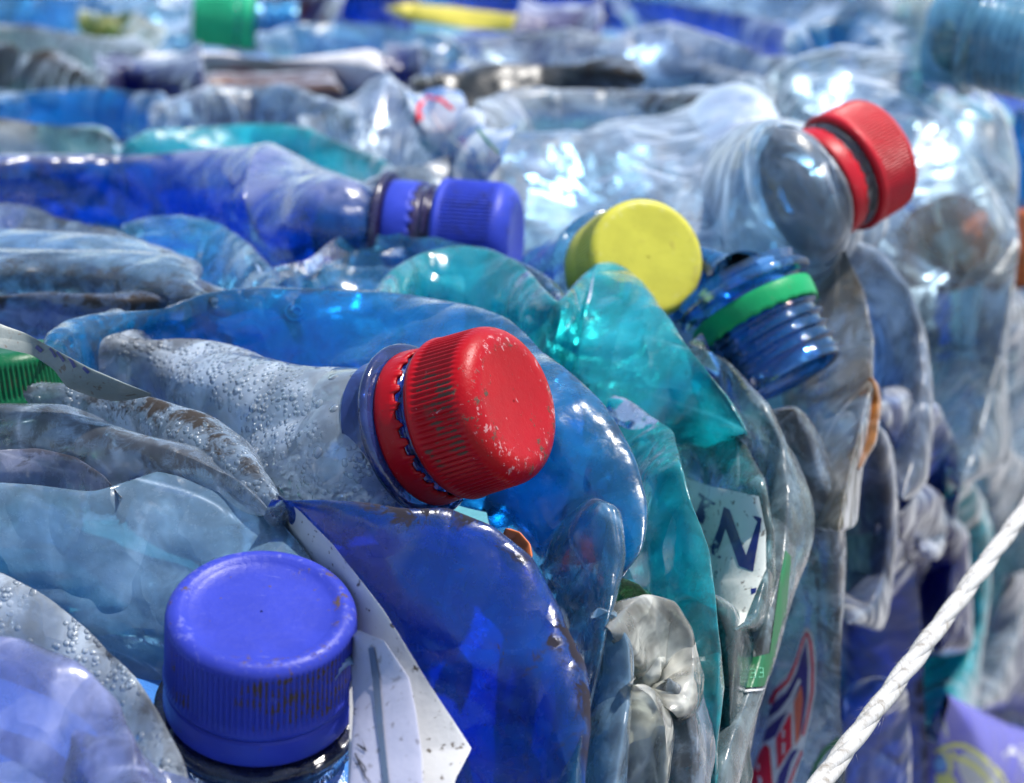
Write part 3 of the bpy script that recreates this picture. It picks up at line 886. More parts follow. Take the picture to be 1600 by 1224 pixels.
T_([(-480, 628), (-60, 632), (0, 638), (100, 652), (200, 684), (300, 712), (370, 745), (415, 790), (430, 810)], [(-480, 720), (-60, 720), (0, 715), (100, 720), (200, 760), (300, 775), (360, 795), (410, 815), (430, 820)], GREY,
   'dusty clear pleat running from the left edge to the white card', 66, amp=0.0022, size=0.018, lift=(0.004, -0.012), bulge=(0.35, 0.2))
T_([(-480, 598), (-60, 600), (0, 604), (120, 607), (230, 622), (300, 658), (370, 702), (425, 765), (440, 800)], [(-480, 690), (-60, 690), (0, 690), (120, 700), (220, 720), (300, 750), (360, 780), (410, 815), (440, 820)], plastic('grey beaded', (0.80, 0.86, 0.90), body=(0.50, 0.64, 0.80), opac=0.45, beads=0.8, dirt=0.6, white=0.4, frost=0.4),
   'grey folded bottle with beads in its crease under the green cap', 67, amp=0.0026, size=0.018, lift=(0.004, -0.012), bulge=(0.3, 0.2))
# cobalt bottle
T_([(425, 775), (520, 782), (620, 795), (700, 790), (770, 822), (835, 872), (880, 955), (905, 1045), (914, 1140), (916, 1260)],
   [(420, 900), (470, 960), (530, 1020), (590, 1090), (640, 1150), (680, 1220), (700, 1280), (720, 1330), (740, 1360), (760, 1380)], COBALT,
   'big cobalt blue bottle with a dusty shoulder below the red cap', 68, amp=0.0036, size=0.026, bulge=(0.17, 0.15), lift=(0.008, -0.02), pw=1.0)
# the white card and the flap in front of it
card = T_([(432, 770), (470, 800), (520, 850), (600, 955), (735, 1170), (712, 1215), (690, 1290)], [(425, 800), (450, 850), (480, 900), (520, 960), (545, 1060), (545, 1150), (540, 1290)], WHITE,
   'flat dirty white card wedged between the violet blue cap and the cobalt bottle', 70, name='white_card', cat='card', linear=True, bulge=(0.02, 0.015), amp=0.0010, size=0.016, lift=(0.006, -0.006))
flap = T_([(560, 985), (600, 1000), (640, 1060), (650, 1110), (660, 1180), (664, 1290)], [(545, 1000), (550, 1060), (552, 1110), (550, 1150), (548, 1200), (540, 1290)], paper_mat('grey paper', (0.42, 0.42, 0.52), dirt=0.5),
   'torn grey flap lying on the flat white card', 71, name='paper_flap', cat='card', linear=True, bulge=(0.05, 0.01), amp=0.0009, size=0.014, lift=(0.0105, -0.001))

# wedge with stripes above the green cap
STR = paper_mat('wrapper back', (0.15, 0.18, 0.175), dirt=0.9)
strip = T_([(-300, 430, 0.022), (-60, 482, 0.022), (0, 503, 0.020), (40, 518, 0.018), (85, 545, 0.016), (140, 577, 0.014), (190, 598, 0.012), (235, 615, 0.008)],
   [(-300, 490, 0.018), (-60, 530, 0.018), (0, 546, 0.016), (50, 556, 0.014), (85, 578, 0.012), (105, 606, 0.009), (150, 622, 0.007), (230, 632, 0.004)], STR,
   'grimy wrapper strip with navy stripes folded over the green cap', 72, name='wrapper_strip', cat='wrapper', bulge=(0.10, 0.1), amp=0.0006, size=0.014)
# azure bottle behind the red cap
azb = T_([(60, 560), (110, 520), (200, 488), (300, 464), (420, 457), (560, 459), (650, 467), (740, 480), (800, 500), (850, 530), (882, 566), (940, 640), (982, 712), (1008, 790), (1004, 860), (975, 900)],
   [(120, 600), (200, 600), (300, 620), (400, 640), (500, 680), (560, 720), (640, 760), (700, 780), (740, 790), (780, 800), (800, 810), (830, 840), (850, 870), (870, 900), (890, 920), (900, 930)], AZURE,
   'bright azure bottle arching behind the scuffed red cap and over the bale edge', 73, bulge=(0.2, 0.15), amp=0.0032, size=0.028, lift=(0.010, -0.016), pw=1.3)
T_([(-480, 475), (-60, 468), (0, 461), (80, 458), (190, 470), (300, 466), (360, 462)], [(-480, 570), (-60, 565), (0, 560), (80, 560), (150, 550), (220, 530), (300, 520)], plastic('dusty blue pet', (0.45, 0.62, 0.85), body=(0.30, 0.38, 0.55), opac=0.4, dirt=0.6, white=0.3),
   'dusty grey blue bottle wall left of the azure bottle', 74, lift=(0.007, -0.012))
T_([(-480, 440), (-60, 433), (0, 430), (80, 427), (180, 438), (280, 460), (340, 474)], [(-480, 480), (-60, 480), (0, 480), (80, 480), (180, 480), (260, 485), (320, 485)], CLEAR,
   'narrow clear fold at the left edge above the dusty grey blue wall', 75, lift=(0.009, -0.010), amp=0.002)
T_([(-480, 380), (-60, 384), (0, 388), (70, 398), (150, 415), (230, 440), (290, 462), (320, 472)], [(-480, 450), (-60, 450), (0, 450), (80, 452), (160, 465), (220, 475), (270, 480), (300, 482)], PALEB,
   'wet pale blue bottle end at the left edge, second fold below the royal blue bottle', 76, amp=0.003, size=0.02, lift=(0.007, -0.012))
T_([(-480, 320), (-60, 314), (0, 316), (70, 325), (150, 348), (230, 385), (290, 425), (318, 460)], [(-480, 440), (-60, 440), (0, 440), (70, 445), (140, 455), (200, 468), (250, 478), (290, 482)], plastic('wet clear blue', (0.70, 0.85, 0.97), body=(0.48, 0.60, 0.76), opac=0.3, beads=0.5, dirt=0.35, white=0.6, frost=0.4),
   'wet clear bottle end shining directly below the royal blue bottle', 77, amp=0.0036, size=0.024, lift=(0.007, -0.012))
T_([(190, 350), (230, 338), (290, 337), (350, 352), (392, 385), (415, 425), (424, 465)], [(200, 470), (240, 480), (290, 485), (330, 485), (370, 485), (400, 482), (418, 478)], AZUREC,
   'rounded clear blue bottle end beside the wet bottles', 78, amp=0.004, size=0.022, lift=(0.006, -0.012), bulge=(0.2, 0.15))
T_([(405, 425), (470, 392), (525, 362), (560, 346), (610, 352), (660, 366), (730, 380), (800, 398), (850, 430), (885, 480)], [(405, 480), (470, 490), (530, 490), (590, 490), (650, 490), (700, 490), (750, 495), (800, 500), (840, 510), (870, 520)], AZUREC,
   'crinkled azure bottle glittering in front of the bright blue cap', 79, amp=0.0045, size=0.022, lift=(0.006, -0.012))
# teal bottle
T_([(590, 470), (620, 420), (660, 395), (710, 387), (770, 391), (812, 412), (845, 450), (870, 478), (890, 462), (905, 435), (930, 416), (965, 413), (1000, 436), (1045, 495), (1090, 560), (1135, 620), (1168, 678)],
   [(570, 520), (620, 530), (680, 540), (740, 550), (790, 560), (830, 580), (860, 600), (885, 620), (905, 640), (930, 660), (960, 670), (985, 680), (1010, 690), (1050, 700), (1090, 700), (1130, 700), (1160, 695)], TEAL,
   'turquoise bottle folded over with a hump below the yellow cap', 80, amp=0.0022, size=0.030, bulge=(0.16, 0.12), lift=(0.008, -0.012), pw=1.2)

# --------------------------------------------------------------- side of the bale, near to far
F_s([(760, 775, None, 0.372), (800, 742, None, 0.371), (850, 724, None, 0.37), (905, 752, None, 0.366), (945, 805), (958, 870), (952, 950), (938, 1030), (920, 1110), (905, 1180), (895, 1290)], [(740, 820), (760, 840), (790, 860), (820, 890), (840, 930), (850, 980), (860, 1040), (865, 1100), (868, 1160), (870, 1220), (870, 1290)], AZUREC,
    'clear blue bottle end under the red cap, bulging right of the cobalt bottle', 90, amp=0.0035, size=0.022)
F_s([(790, 826, 0.002), (812, 832, 0.002), (828, 850, 0.002), (831, 872, 0.002)], [(780, 850, -0.01), (785, 870, -0.01), (795, 885, -0.01), (810, 895, -0.01)], ORANGE, 'orange red plastic lump peeking out above the cobalt shoulder', 91, name='plastic_lump', cat='plastic scrap', amp=0.0004, step=0.0008)
F_s([(935, 950), (965, 965), (982, 1010), (984, 1070), (975, 1130), (965, 1200), (955, 1290)], [(900, 980), (900, 1010), (900, 1050), (900, 1090), (900, 1130), (895, 1200), (890, 1290)], PALEB,
    'small pale blue bottle end left of the milky bag', 92, amp=0.0014, size=0.015)
F_s([(950, 985), (985, 945), (1015, 929), (1055, 942), (1080, 985), (1084, 1040), (1070, 1090), (1045, 1110)], [(925, 1090), (930, 1100), (940, 1110), (950, 1120), (960, 1130), (970, 1130), (985, 1130), (1000, 1130)], CREAM,
    'upper milky white bag, crumpled and knotted', 93, name='crumpled_bag', cat='bag', amp=0.0042, size=0.014, bulge=(0.16, 0.10))
F_s([(985, 1065, 0.013), (1020, 1085, 0.013), (1045, 1130, 0.013), (1050, 1190, 0.013), (1045, 1290, 0.013)], [(930, 1110), (925, 1150), (920, 1190), (915, 1230), (915, 1290)], CREAM,
    'lower milky white bag hanging at the bottom edge', 94, name='crumpled_bag', cat='bag', amp=0.0042, size=0.015, bulge=(0.16, 0.10))
F_s([(1045, 1060), (1070, 1110), (1082, 1170), (1080, 1230), (1078, 1290)], [(1010, 1080), (1015, 1130), (1020, 1180), (1020, 1230), (1020, 1290)], GREY, 'narrow dusty clear strip right of the milky bags', 95, name='plastic_strip', cat='film', amp=0.003, size=0.014)
F_s([(880, 600, -0.006), (930, 598, -0.006), (985, 612, -0.004), (1030, 640, -0.001), (1056, 680, 0.004), (1062, 720), (1080, 790), (1108, 860), (1118, 940), (1124, 1020), (1120, 1100), (1118, 1290)], [(880, 620), (910, 660), (930, 700), (960, 760), (980, 830), (960, 900), (960, 950), (965, 1010), (985, 1080), (1010, 1150), (1020, 1200), (1030, 1290)], TEAL,
    'crinkled teal bottle end hanging down the side below the turquoise bottle', 96, amp=0.0040, size=0.022, bulge=(0.13, 0.1))
F_s([(1115, 930), (1135, 990), (1140, 1060), (1142, 1130), (1140, 1200), (1140, 1290)], [(1080, 950), (1085, 1010), (1085, 1070), (1085, 1130), (1085, 1200), (1085, 1290)], plastic('deep teal pet', (0.08, 0.45, 0.50), body=(0.02, 0.16, 0.19), opac=0.4, dirt=0.2, white=0.35), 'dark teal strip hanging left of the green banded bottle', 97, name='plastic_strip', cat='film', amp=0.003, size=0.016, lift=(0.009, -0.015))
F_s([(940, 905, 0.0), (970, 902, 0.0), (1000, 915, 0.0), (1020, 940, 0.0)], [(940, 960, -0.01), (960, 965, -0.01), (985, 970, -0.01), (1005, 972, -0.01)], GREENP, 'green bottle end in the gap above the milky bag', 98, amp=0.002, size=0.012)
# aqua bottle carrying the lettered label
inb = F_s([(1040, 650, -0.008), (1085, 655, -0.006), (1130, 668, -0.002), (1165, 695, 0.004), (1190, 750), (1203, 830), (1196, 900), (1178, 965), (1150, 985)], [(1050, 700), (1065, 750), (1080, 800), (1095, 850), (1110, 890), (1120, 920), (1125, 945), (1130, 965), (1135, 980)], AQUA,
    'pale aqua bottle end carrying a white label with navy letters', 99, amp=0.0022, size=0.022, bulge=(0.12, 0.08))
milk = F_s([(1075, 532, 0.0), (1110, 545, 0.0), (1150, 580, 0.004), (1190, 630), (1220, 690), (1232, 780), (1224, 880), (1202, 960), (1188, 1030), (1165, 1100), (1138, 1170), (1105, 1290)], [(1090, 600), (1110, 640), (1140, 680), (1160, 740), (1175, 800), (1175, 860), (1150, 930), (1125, 1000), (1105, 1080), (1085, 1180), (1065, 1290)],
    plastic('milky clear pet', (0.80, 0.88, 0.90), body=(0.50, 0.66, 0.72), opac=0.30, dirt=0.3, white=0.5, frost=0.4), 'milky clear bottle with a green band, hanging between the lettered label and the red badge', 100, amp=0.0035, size=0.022)
redb = F_s([(1205, 640), (1240, 640), (1265, 690), (1285, 760), (1300, 850), (1310, 950), (1318, 1060), (1322, 1170), (1322, 1290)], [(1190, 680), (1205, 730), (1215, 800), (1222, 880), (1215, 960), (1200, 1040), (1180, 1120), (1165, 1200), (1150, 1290)], GREY,
    'tall dusty grey bottle end with a red and purple badge printed on it', 101, amp=0.0020, size=0.026, bulge=(0.16, 0.1))
F_s([(1235, 690, 0.003), (1275, 735, 0.003), (1322, 785, 0.003)], [(1250, 800, -0.01), (1280, 830, -0.01), (1310, 800, -0.01)], AQUA, 'small pale aqua corner sticking out right of the grey badge bottle', 102, name='plastic_corner', cat='film', linear=True, amp=0.001, bulge=(0.05, 0.05))
F_s([(1290, 340), (1322, 390), (1352, 455), (1364, 530), (1358, 610), (1338, 690), (1322, 760), (1310, 830)], [(1210, 480), (1220, 540), (1215, 600), (1225, 650), (1245, 700), (1265, 750), (1280, 790), (1290, 830)], AMBER,
    'clear bottle end with brown stains below the open rimmed red cap', 103, amp=0.0035, size=0.026, lift=(0.016, -0.012))
F_s([(1362, 590, 0.017), (1374, 630, 0.017), (1368, 690, 0.017), (1342, 735, 0.016)], [(1342, 600, 0.008), (1342, 650, 0.008), (1338, 690, 0.008), (1322, 730, 0.008)], plastic('orange film', (0.9, 0.45, 0.10), body=(0.75, 0.30, 0.05), opac=0.6, white=0.1), 'orange film scrap in the gap right of the brown stained bottle', 104, name='film_scrap', cat='film', amp=0.002, size=0.01)
F_s([(1320, 385), (1375, 410), (1415, 455), (1438, 520), (1442, 590), (1436, 650), (1425, 720), (1410, 780)], [(1330, 480), (1345, 520), (1355, 570), (1360, 620), (1360, 660), (1360, 700), (1360, 740), (1360, 780)], plastic('blue grey clear', (0.65, 0.78, 0.92), body=(0.36, 0.46, 0.62), opac=0.3, dirt=0.3, white=0.5, frost=0.5),
    'blue grey clear bottle end right of the brown stained one', 105, amp=0.004, size=0.024, lift=(0.012, -0.014))
F_s([(1355, 650), (1372, 700), (1385, 760), (1388, 830), (1380, 900), (1360, 950), (1325, 975)], [(1310, 740), (1310, 790), (1310, 830), (1310, 870), (1310, 910), (1310, 940), (1312, 960)], plastic('grey navy pet', (0.35, 0.42, 0.65), body=(0.16, 0.24, 0.45), opac=0.35, dirt=0.3, white=0.3), 'grey navy bottle end right of the tall badge bottle', 106, amp=0.003, size=0.02)
F_s([(1370, 640), (1420, 622), (1465, 640), (1492, 690), (1500, 750), (1490, 810), (1465, 850), (1440, 860)], [(1385, 700), (1390, 740), (1392, 780), (1394, 800), (1396, 820), (1400, 840), (1405, 850), (1410, 860)], plastic('bright blue white pet', (0.25, 0.42, 0.90), body=(0.12, 0.22, 0.65), opac=0.4, dirt=0.1, white=1.0, frost=0.5, var=(0.55, 0.62, 0.80)),
    'crinkled blue and white bottle end above the rope', 107, amp=0.005, size=0.022)
F_s([(1370, 820), (1410, 845), (1432, 880), (1440, 960), (1444, 1060), (1448, 1160), (1450, 1290)], [(1318, 920), (1318, 960), (1318, 1010), (1320, 1070), (1325, 1130), (1325, 1200), (1325, 1290)], COBALT,
    'tall dark cobalt bottle crossed by the white rope', 108, amp=0.004, size=0.026, lift=(0.008, -0.016))
F_s([(1395, 1060, 0.014), (1420, 1100, 0.014), (1425, 1160, 0.014), (1420, 1290, 0.014)], [(1330, 1060, 0), (1320, 1110, 0), (1310, 1180, 0), (1300, 1290, 0)], plastic('mid cobalt pet', (0.08, 0.28, 0.85), body=(0.03, 0.15, 0.55), opac=0.35, white=0.3, dirt=0.1), 'lighter cobalt bulge under the rope at the bottom edge', 109, amp=0.005, size=0.02)
F_s([(1405, 800), (1440, 800), (1480, 830), (1490, 880), (1480, 950), (1470, 1020)], [(1425, 860), (1430, 900), (1435, 940), (1438, 980), (1440, 1010), (1442, 1040)], NAVY, 'navy bottle end behind the tall cobalt one', 110, amp=0.004, size=0.02)
F_s([(1480, 730), (1510, 760), (1528, 820), (1534, 900), (1528, 980), (1510, 1050), (1480, 1110), (1460, 1160)], [(1455, 850), (1460, 890), (1462, 930), (1462, 970), (1460, 1010), (1455, 1050), (1452, 1100), (1450, 1150)], TEAL, 'teal bottle end behind the rope near the right edge', 111, amp=0.0035, size=0.022)
F_s([(1520, 640), (1570, 680), (1600, 730), (1612, 820), (1606, 900), (1590, 980), (1560, 1060), (1530, 1110)], [(1500, 760), (1520, 800), (1530, 850), (1532, 900), (1530, 950), (1520, 1000), (1510, 1060), (1500, 1100)], plastic('warm grey clear', (0.80, 0.84, 0.86), body=(0.46, 0.62, 0.80), opac=0.25, dirt=0.2, white=0.9, frost=0.2), 'warm grey clear bottle end right of the teal one', 112, amp=0.004, size=0.024)
F_s([(1580, 900), (1640, 880), (1700, 900), (1760, 980), (1790, 1080), (1800, 1180)], [(1500, 1100), (1540, 1110), (1580, 1120), (1620, 1130), (1650, 1150), (1680, 1180)], plastic('silver blue clear', (0.72, 0.78, 0.92), body=(0.36, 0.40, 0.55), opac=0.35, white=0.9, frost=0.5, beads=0.3), 'glittering silver blue bottle end above the purple wrapper', 113, amp=0.006, size=0.02)
wrapf = F_s([(1480, 1085), (1530, 1110), (1580, 1135), (1640, 1150), (1700, 1170), (1760, 1200)], [(1440, 1300), (1480, 1310), (1530, 1320), (1580, 1330), (1640, 1340), (1700, 1350)], paper_mat('purple wrapper film', (0.10, 0.10, 0.55), dirt=0.1, rough=0.25), 'purple blue wrapper with yellow swirls in the bottom right corner', 114, lift=(0.016, 0.0), name='snack_wrapper', cat='wrapper', amp=0.002, size=0.03, bulge=(0.12, 0.1))
# the big clear bottle at the right
F_s([(1150, 135), (1230, 100), (1330, 92), (1420, 105), (1500, 130), (1560, 180), (1592, 260), (1596, 360), (1580, 470), (1556, 580), (1530, 680), (1500, 760)],
    [(1180, 240), (1240, 300), (1300, 340), (1350, 390), (1400, 430), (1420, 480), (1440, 540), (1450, 590), (1460, 640), (1470, 690), (1480, 730), (1490, 760)], plastic('huge clear pet', (0.75, 0.87, 0.95), body=(0.42, 0.56, 0.68), opac=0.10, dirt=0.1, white=0.8, frost=0.2, var=(0.25, 0.50, 0.58)),
    'very large clear bottle folding over the bale edge right of the far red cap', 115, amp=0.0045, size=0.05, bulge=(0.12, 0.12), lift=(0.016, -0.012))
oc = thing('bottle_cap', 'orange cap trapped behind the wall of the very large clear bottle', 'cap', at(1500, 375, 0.66))
make_cap(oc, basis(200, 0.6), at(1500, 375, 0.655), ORANGE, rad=0.0155, hgt=0.015, seed=20)
oc2 = thing('bottle_cap', 'orange cap cut by the right edge of the photo', 'cap', at(1612, 400, 0.75))
make_cap(oc2, basis(150, 0.5), at(1612, 400, 0.74), ORANGE, rad=0.0140, hgt=0.014, seed=21)
F_s([(1560, 470), (1610, 480), (1660, 520), (1690, 600), (1700, 700), (1680, 800)], [(1530, 560), (1540, 620), (1550, 680), (1560, 730), (1570, 780), (1580, 820)], CLEAR, 'pale clear bottle end at the right edge below the very large one', 116, amp=0.005, size=0.03)
F_s([(1590, 170), (1640, 200), (1690, 280), (1720, 380), (1720, 480)], [(1560, 260), (1570, 320), (1580, 380), (1590, 430), (1600, 480)], AZURE, 'blue bottle end at the right edge beside the very large clear bottle', 117, amp=0.005, size=0.03)

# --------------------------------------------------------------- top of the bale, behind
T_([(180, 228), (235, 203), (320, 195), (400, 194), (480, 204), (550, 228), (600, 255), (622, 280)], [(185, 290), (240, 300), (320, 300), (400, 300), (470, 300), (530, 300), (580, 300), (610, 300)], TEAL,
   'long turquoise bottle lying behind the royal blue one', 120, amp=0.004, size=0.03)
T_([(-480, 200), (-60, 192), (0, 188), (80, 192), (150, 205), (188, 225)], [(-480, 270), (-60, 275), (0, 280), (80, 280), (140, 270), (180, 255)], plastic('white teal pet', (0.75, 0.88, 0.86), body=(0.66, 0.68, 0.66), opac=0.6, dirt=0.4, white=0.3, var=(0.25, 0.55, 0.52)),
   'whitish bottle with a teal rim at the left edge behind the royal blue one', 121, amp=0.003, size=0.03)
T_([(-100, 158), (0, 160), (40, 145), (100, 136), (160, 135), (215, 142), (250, 162), (262, 180)], [(-100, 210), (0, 212), (40, 215), (100, 218), (160, 220), (200, 220), (235, 212), (255, 200)], AZURE,
   'azure bottle lying in the left background', 122, amp=0.0035, size=0.03)
T_([(235, 190), (280, 160), (330, 140), (400, 136), (470, 150), (530, 180), (560, 200)], [(230, 215), (280, 225), (340, 225), (400, 225), (460, 225), (510, 220), (550, 215)], CLEAR,
   'clear crushed bottle with a brown tint in the left background', 123, amp=0.005, size=0.03)
T_([(470, 200), (510, 165), (570, 142), (620, 138), (670, 160), (690, 200), (700, 240)], [(500, 230), (540, 250), (590, 262), (630, 268), (660, 268), (680, 262), (690, 255)], GREY, 'grey clear bottle beside the upright crushed can shape', 124, amp=0.005, size=0.03)
wlb = T_([(205, 112), (240, 95), (320, 86), (400, 88), (480, 98), (560, 104), (604, 112)], [(210, 132), (260, 138), (330, 140), (400, 142), (480, 140), (550, 138), (602, 135)], paper_mat('white label film', (0.66, 0.64, 0.64), dirt=0.25, rough=0.35),
   'long white labelled bottle lying in the background', 125, amp=0.004, size=0.03, bulge=(0.16, 0.1))
T_([(595, 110), (630, 108), (660, 116)], [(598, 138), (630, 140), (658, 136)], NAVY, 'navy end of a bottle joining the long white one', 126, amp=0.001)
T_([(300, 150), (380, 140), (460, 142), (540, 145)], [(320, 165), (390, 168), (460, 168), (530, 165)], plastic('brown film', (0.5, 0.3, 0.25), body=(0.30, 0.14, 0.10), opac=0.6), 'reddish brown film strip under the long white bottle', 127, name='plastic_strip', cat='film', amp=0.003, lift=(0.0, -0.014))
T_([(-480, 60), (-40, 58), (20, 70), (70, 88), (110, 108), (150, 128), (165, 140)], [(-480, 140), (-40, 142), (20, 145), (60, 148), (100, 150), (130, 150), (155, 148)], BLACK,
   'grimy black and green crushed bottle in the left background', 128, amp=0.006, size=0.03)
T_([(150, 128), (190, 112), (230, 118), (280, 132), (320, 145)], [(160, 160), (200, 162), (240, 162), (280, 160), (310, 158)], NAVY, 'navy bottle in the shade below the long white one', 129, amp=0.004)
T_([(-480, 48), (-40, 45), (30, 42), (100, 50), (170, 66), (220, 84), (250, 98)], [(-480, 90), (-40, 95), (40, 100), (100, 110), (150, 118), (200, 118), (235, 112)], plastic('far white pet', (0.85, 0.92, 0.92), body=(0.68, 0.74, 0.76), opac=0.45, white=0.6), 'whitish clear bottle far back on the left', 130, amp=0.005, size=0.035)
T_([(120, 30), (170, 16), (215, 20), (240, 45), (250, 72)], [(120, 66), (160, 76), (195, 80), (220, 82), (240, 80)], plastic('yellow green film', (0.6, 0.7, 0.3), body=(0.35, 0.50, 0.15), opac=0.6, var=(0.75, 0.60, 0.12)), 'yellow and green film bundle far back on the left', 131, name='film_bundle', cat='film', amp=0.004)
T_([(-480, -30), (-40, -20), (60, -10), (130, 0), (180, 12)], [(-480, 48), (-40, 48), (40, 45), (110, 42), (160, 38)], AZUREC, 'blue clear bottle in the top left corner', 132, amp=0.006, size=0.04)
T_([(180, 10), (240, -5), (300, -5), (330, 5)], [(190, 80), (240, 85), (290, 82), (320, 70)], PALEB, 'pale bottle behind the distant green cap', 133, amp=0.005)
T_([(400, 60), (450, 38), (520, 32), (600, 36), (680, 52), (730, 75)], [(410, 92), (470, 96), (540, 98), (610, 98), (670, 96), (720, 92)], PALEB, 'glittering pale blue bottle behind the long white one', 134, amp=0.007, size=0.04)
T_([(385, 5), (420, -8), (470, -10), (515, 0), (530, 20)], [(395, 30), (430, 36), (470, 38), (500, 36), (522, 30)], plastic('brown violet film', (0.45, 0.25, 0.3), body=(0.28, 0.08, 0.06), opac=0.6, var=(0.10, 0.14, 0.42)), 'brown and violet wrapper at the top edge right of the green cap', 135, name='snack_wrapper', cat='wrapper', amp=0.005)
T_([(520, -10), (560, -14), (620, -8), (660, 5)], [(525, 22), (570, 24), (620, 26), (650, 24)], ROYAL, 'royal blue bottle at the top edge', 136, amp=0.004)
T_([(600, 12), (640, 5), (720, 12), (800, 22), (880, 18), (935, 12), (948, 30)], [(610, 28), (660, 36), (720, 44), (800, 50), (870, 46), (915, 42), (940, 38)], paper_mat('yellow wrapper', (0.72, 0.60, 0.08), dirt=0.2, rough=0.3), 'yellow and black wrapper lying at the top edge', 137, name='snack_wrapper', cat='wrapper', amp=0.002, size=0.04, bulge=(0.10, 0.1), lift=(0.012, 0.004))
T_([(800, 50), (850, 46), (900, 52), (940, 66)], [(810, 72), (850, 76), (900, 78), (935, 76)], plastic('violet label film', (0.5, 0.5, 0.8), body=(0.30, 0.28, 0.60), opac=0.6), 'violet bottle under the yellow and black wrapper', 138, amp=0.004)
T_([(600, 78), (700, 60), (820, 55), (940, 62), (1060, 84), (1150, 110), (1240, 150), (1280, 190)], [(620, 130), (720, 135), (840, 138), (950, 145), (1040, 160), (1120, 180), (1190, 200), (1240, 215)], plastic('far clear pet', (0.80, 0.90, 0.96), body=(0.60, 0.70, 0.78), opac=0.25, dirt=0.3, white=0.8, frost=0.6), 'long clear bottle lying behind the grimy one', 139, amp=0.007, size=0.05)
T_([(640, 130), (680, 112), (760, 106), (860, 106), (940, 112), (1010, 122)], [(650, 160), (700, 178), (780, 180), (860, 165), (930, 150), (990, 140)], BLACK, 'grimy dark topped bottle in front of the long clear one', 140, amp=0.004, size=0.03, lift=(0.014, 0.0))
T_([(760, 195), (800, 160), (870, 150), (950, 152), (1040, 165), (1120, 182), (1180, 200)], [(770, 240), (830, 246), (900, 248), (970, 245), (1040, 240), (1100, 235), (1150, 228)], plastic('bright clear pet', (0.85, 0.93, 0.97), body=(0.72, 0.80, 0.86), opac=0.35, dirt=0.5, white=0.7, frost=0.6), 'bright whitish clear bottle behind the far red cap bottle', 141, amp=0.006, size=0.04, lift=(0.012, -0.01))
crl = T_([(640, 175), (662, 138), (700, 132), (735, 165), (765, 215), (785, 250)], [(655, 200), (672, 235), (695, 262), (720, 272), (750, 268), (775, 258)], paper_mat('crushed label', (0.45, 0.50, 0.58), dirt=0.5, rough=0.25, var=(0.08, 0.16, 0.36)),
   'crushed label bottle with red and blue print standing up behind the bright blue cap', 142, amp=0.005, size=0.02, lift=(0.022, 0.004), name='crushed_bottle')
T_([(590, 290), (640, 262), (700, 255), (760, 262), (830, 280)], [(600, 330), (660, 345), (720, 350), (780, 345), (820, 330)], CLEAR, 'clear shoulder directly behind the bright blue cap', 143, amp=0.004, size=0.02, lift=(0.006, -0.014))
T_([(700, -5), (820, -15), (940, -10), (1060, 5), (1180, 25), (1250, 50), (1290, 80)], [(720, 30), (830, 38), (940, 45), (1050, 58), (1140, 72), (1210, 88), (1260, 98)], ROYAL, 'long deep blue bottle across the top edge', 144, amp=0.005, size=0.05)
T_([(930, 75), (980, 52), (1050, 48), (1130, 62), (1190, 85), (1230, 110)], [(950, 110), (1010, 118), (1070, 122), (1130, 125), (1180, 128), (1215, 128)], plastic('soft blue pet', (0.6, 0.75, 0.92), body=(0.42, 0.55, 0.75), opac=0.4, white=0.6), 'soft grey blue bottle end below the long deep blue one', 145, amp=0.005, size=0.04, lift=(0.014, 0))
T_([(1225, 70), (1255, 45), (1300, 36), (1350, 44), (1385, 70), (1395, 100)], [(1235, 92), (1270, 104), (1310, 108), (1345, 108), (1370, 106), (1388, 104)], plastic('sky azure pet', (0.25, 0.65, 0.92), body=(0.12, 0.45, 0.75), opac=0.35, white=0.5), 'sky blue bottle end left of the wide open neck', 146, amp=0.005, size=0.03, lift=(0.018, 0))
T_([(900, -40), (1050, -50), (1200, -40), (1330, -10), (1420, 30), (1470, 80), (1485, 130)], [(950, 0), (1080, 10), (1200, 30), (1300, 60), (1370, 90), (1420, 120), (1450, 140)], CLEAR, 'very long clear bottle at the top edge above the sky blue end', 147, amp=0.008, size=0.05, lift=(0.010, -0.01))
T_([(1450, -30), (1480, -20), (1505, 0), (1515, 30)], [(1455, 20), (1475, 35), (1495, 45), (1508, 50)], GREENP, 'green bottle end at the top right', 148, amp=0.004)
k = 0
FT = ['clear bottle just beyond the top left edge', 'light azure bottle just beyond the top edge, right of the green cap', 'pale blue bottle just beyond the top edge, above the deep blue one', 'teal bottle just beyond the top right edge']
for x0, y0, w, m in ((-100, -55, 500, CLEAR), (350, -60, 450, AZUREC), (760, -62, 500, PALEB), (1200, -70, 420, TEAL)):
    T_([(x0, y0 + 5), (x0 + w * .3, y0 - 12), (x0 + w * .7, y0 - 8), (x0 + w, y0 + 8)], [(x0, y0 + 40), (x0 + w * .3, y0 + 55), (x0 + w * .7, y0 + 55), (x0 + w, y0 + 45)], m, FT[k], 160 + k, amp=0.006, size=0.05, lift=(0.006, -0.01))
    k += 1

for k, (x1, y1, m, t) in enumerate([(-70, 262, COBALT, 'cobalt'), (-60, 335, AQUA, 'aqua'), (-75, 402, AZURE, 'azure'), (-70, 520, CLEAR, 'clear'), (-90, 640, TEAL, 'teal')]):
    T_([(x1 - 900, y1 - 20, 0.002), (x1 - 700, y1 - 45, 0.002), (x1 - 520, y1 - 30, 0.002), (x1 - 400, y1 - 5, 0.002)], [(x1 - 900, y1 + 90), (x1 - 700, y1 + 110), (x1 - 520, y1 + 110), (x1 - 400, y1 + 90)], m,
       t + ' crushed bottle outside the left edge of the photo', 170 + k, amp=0.005, size=0.03)

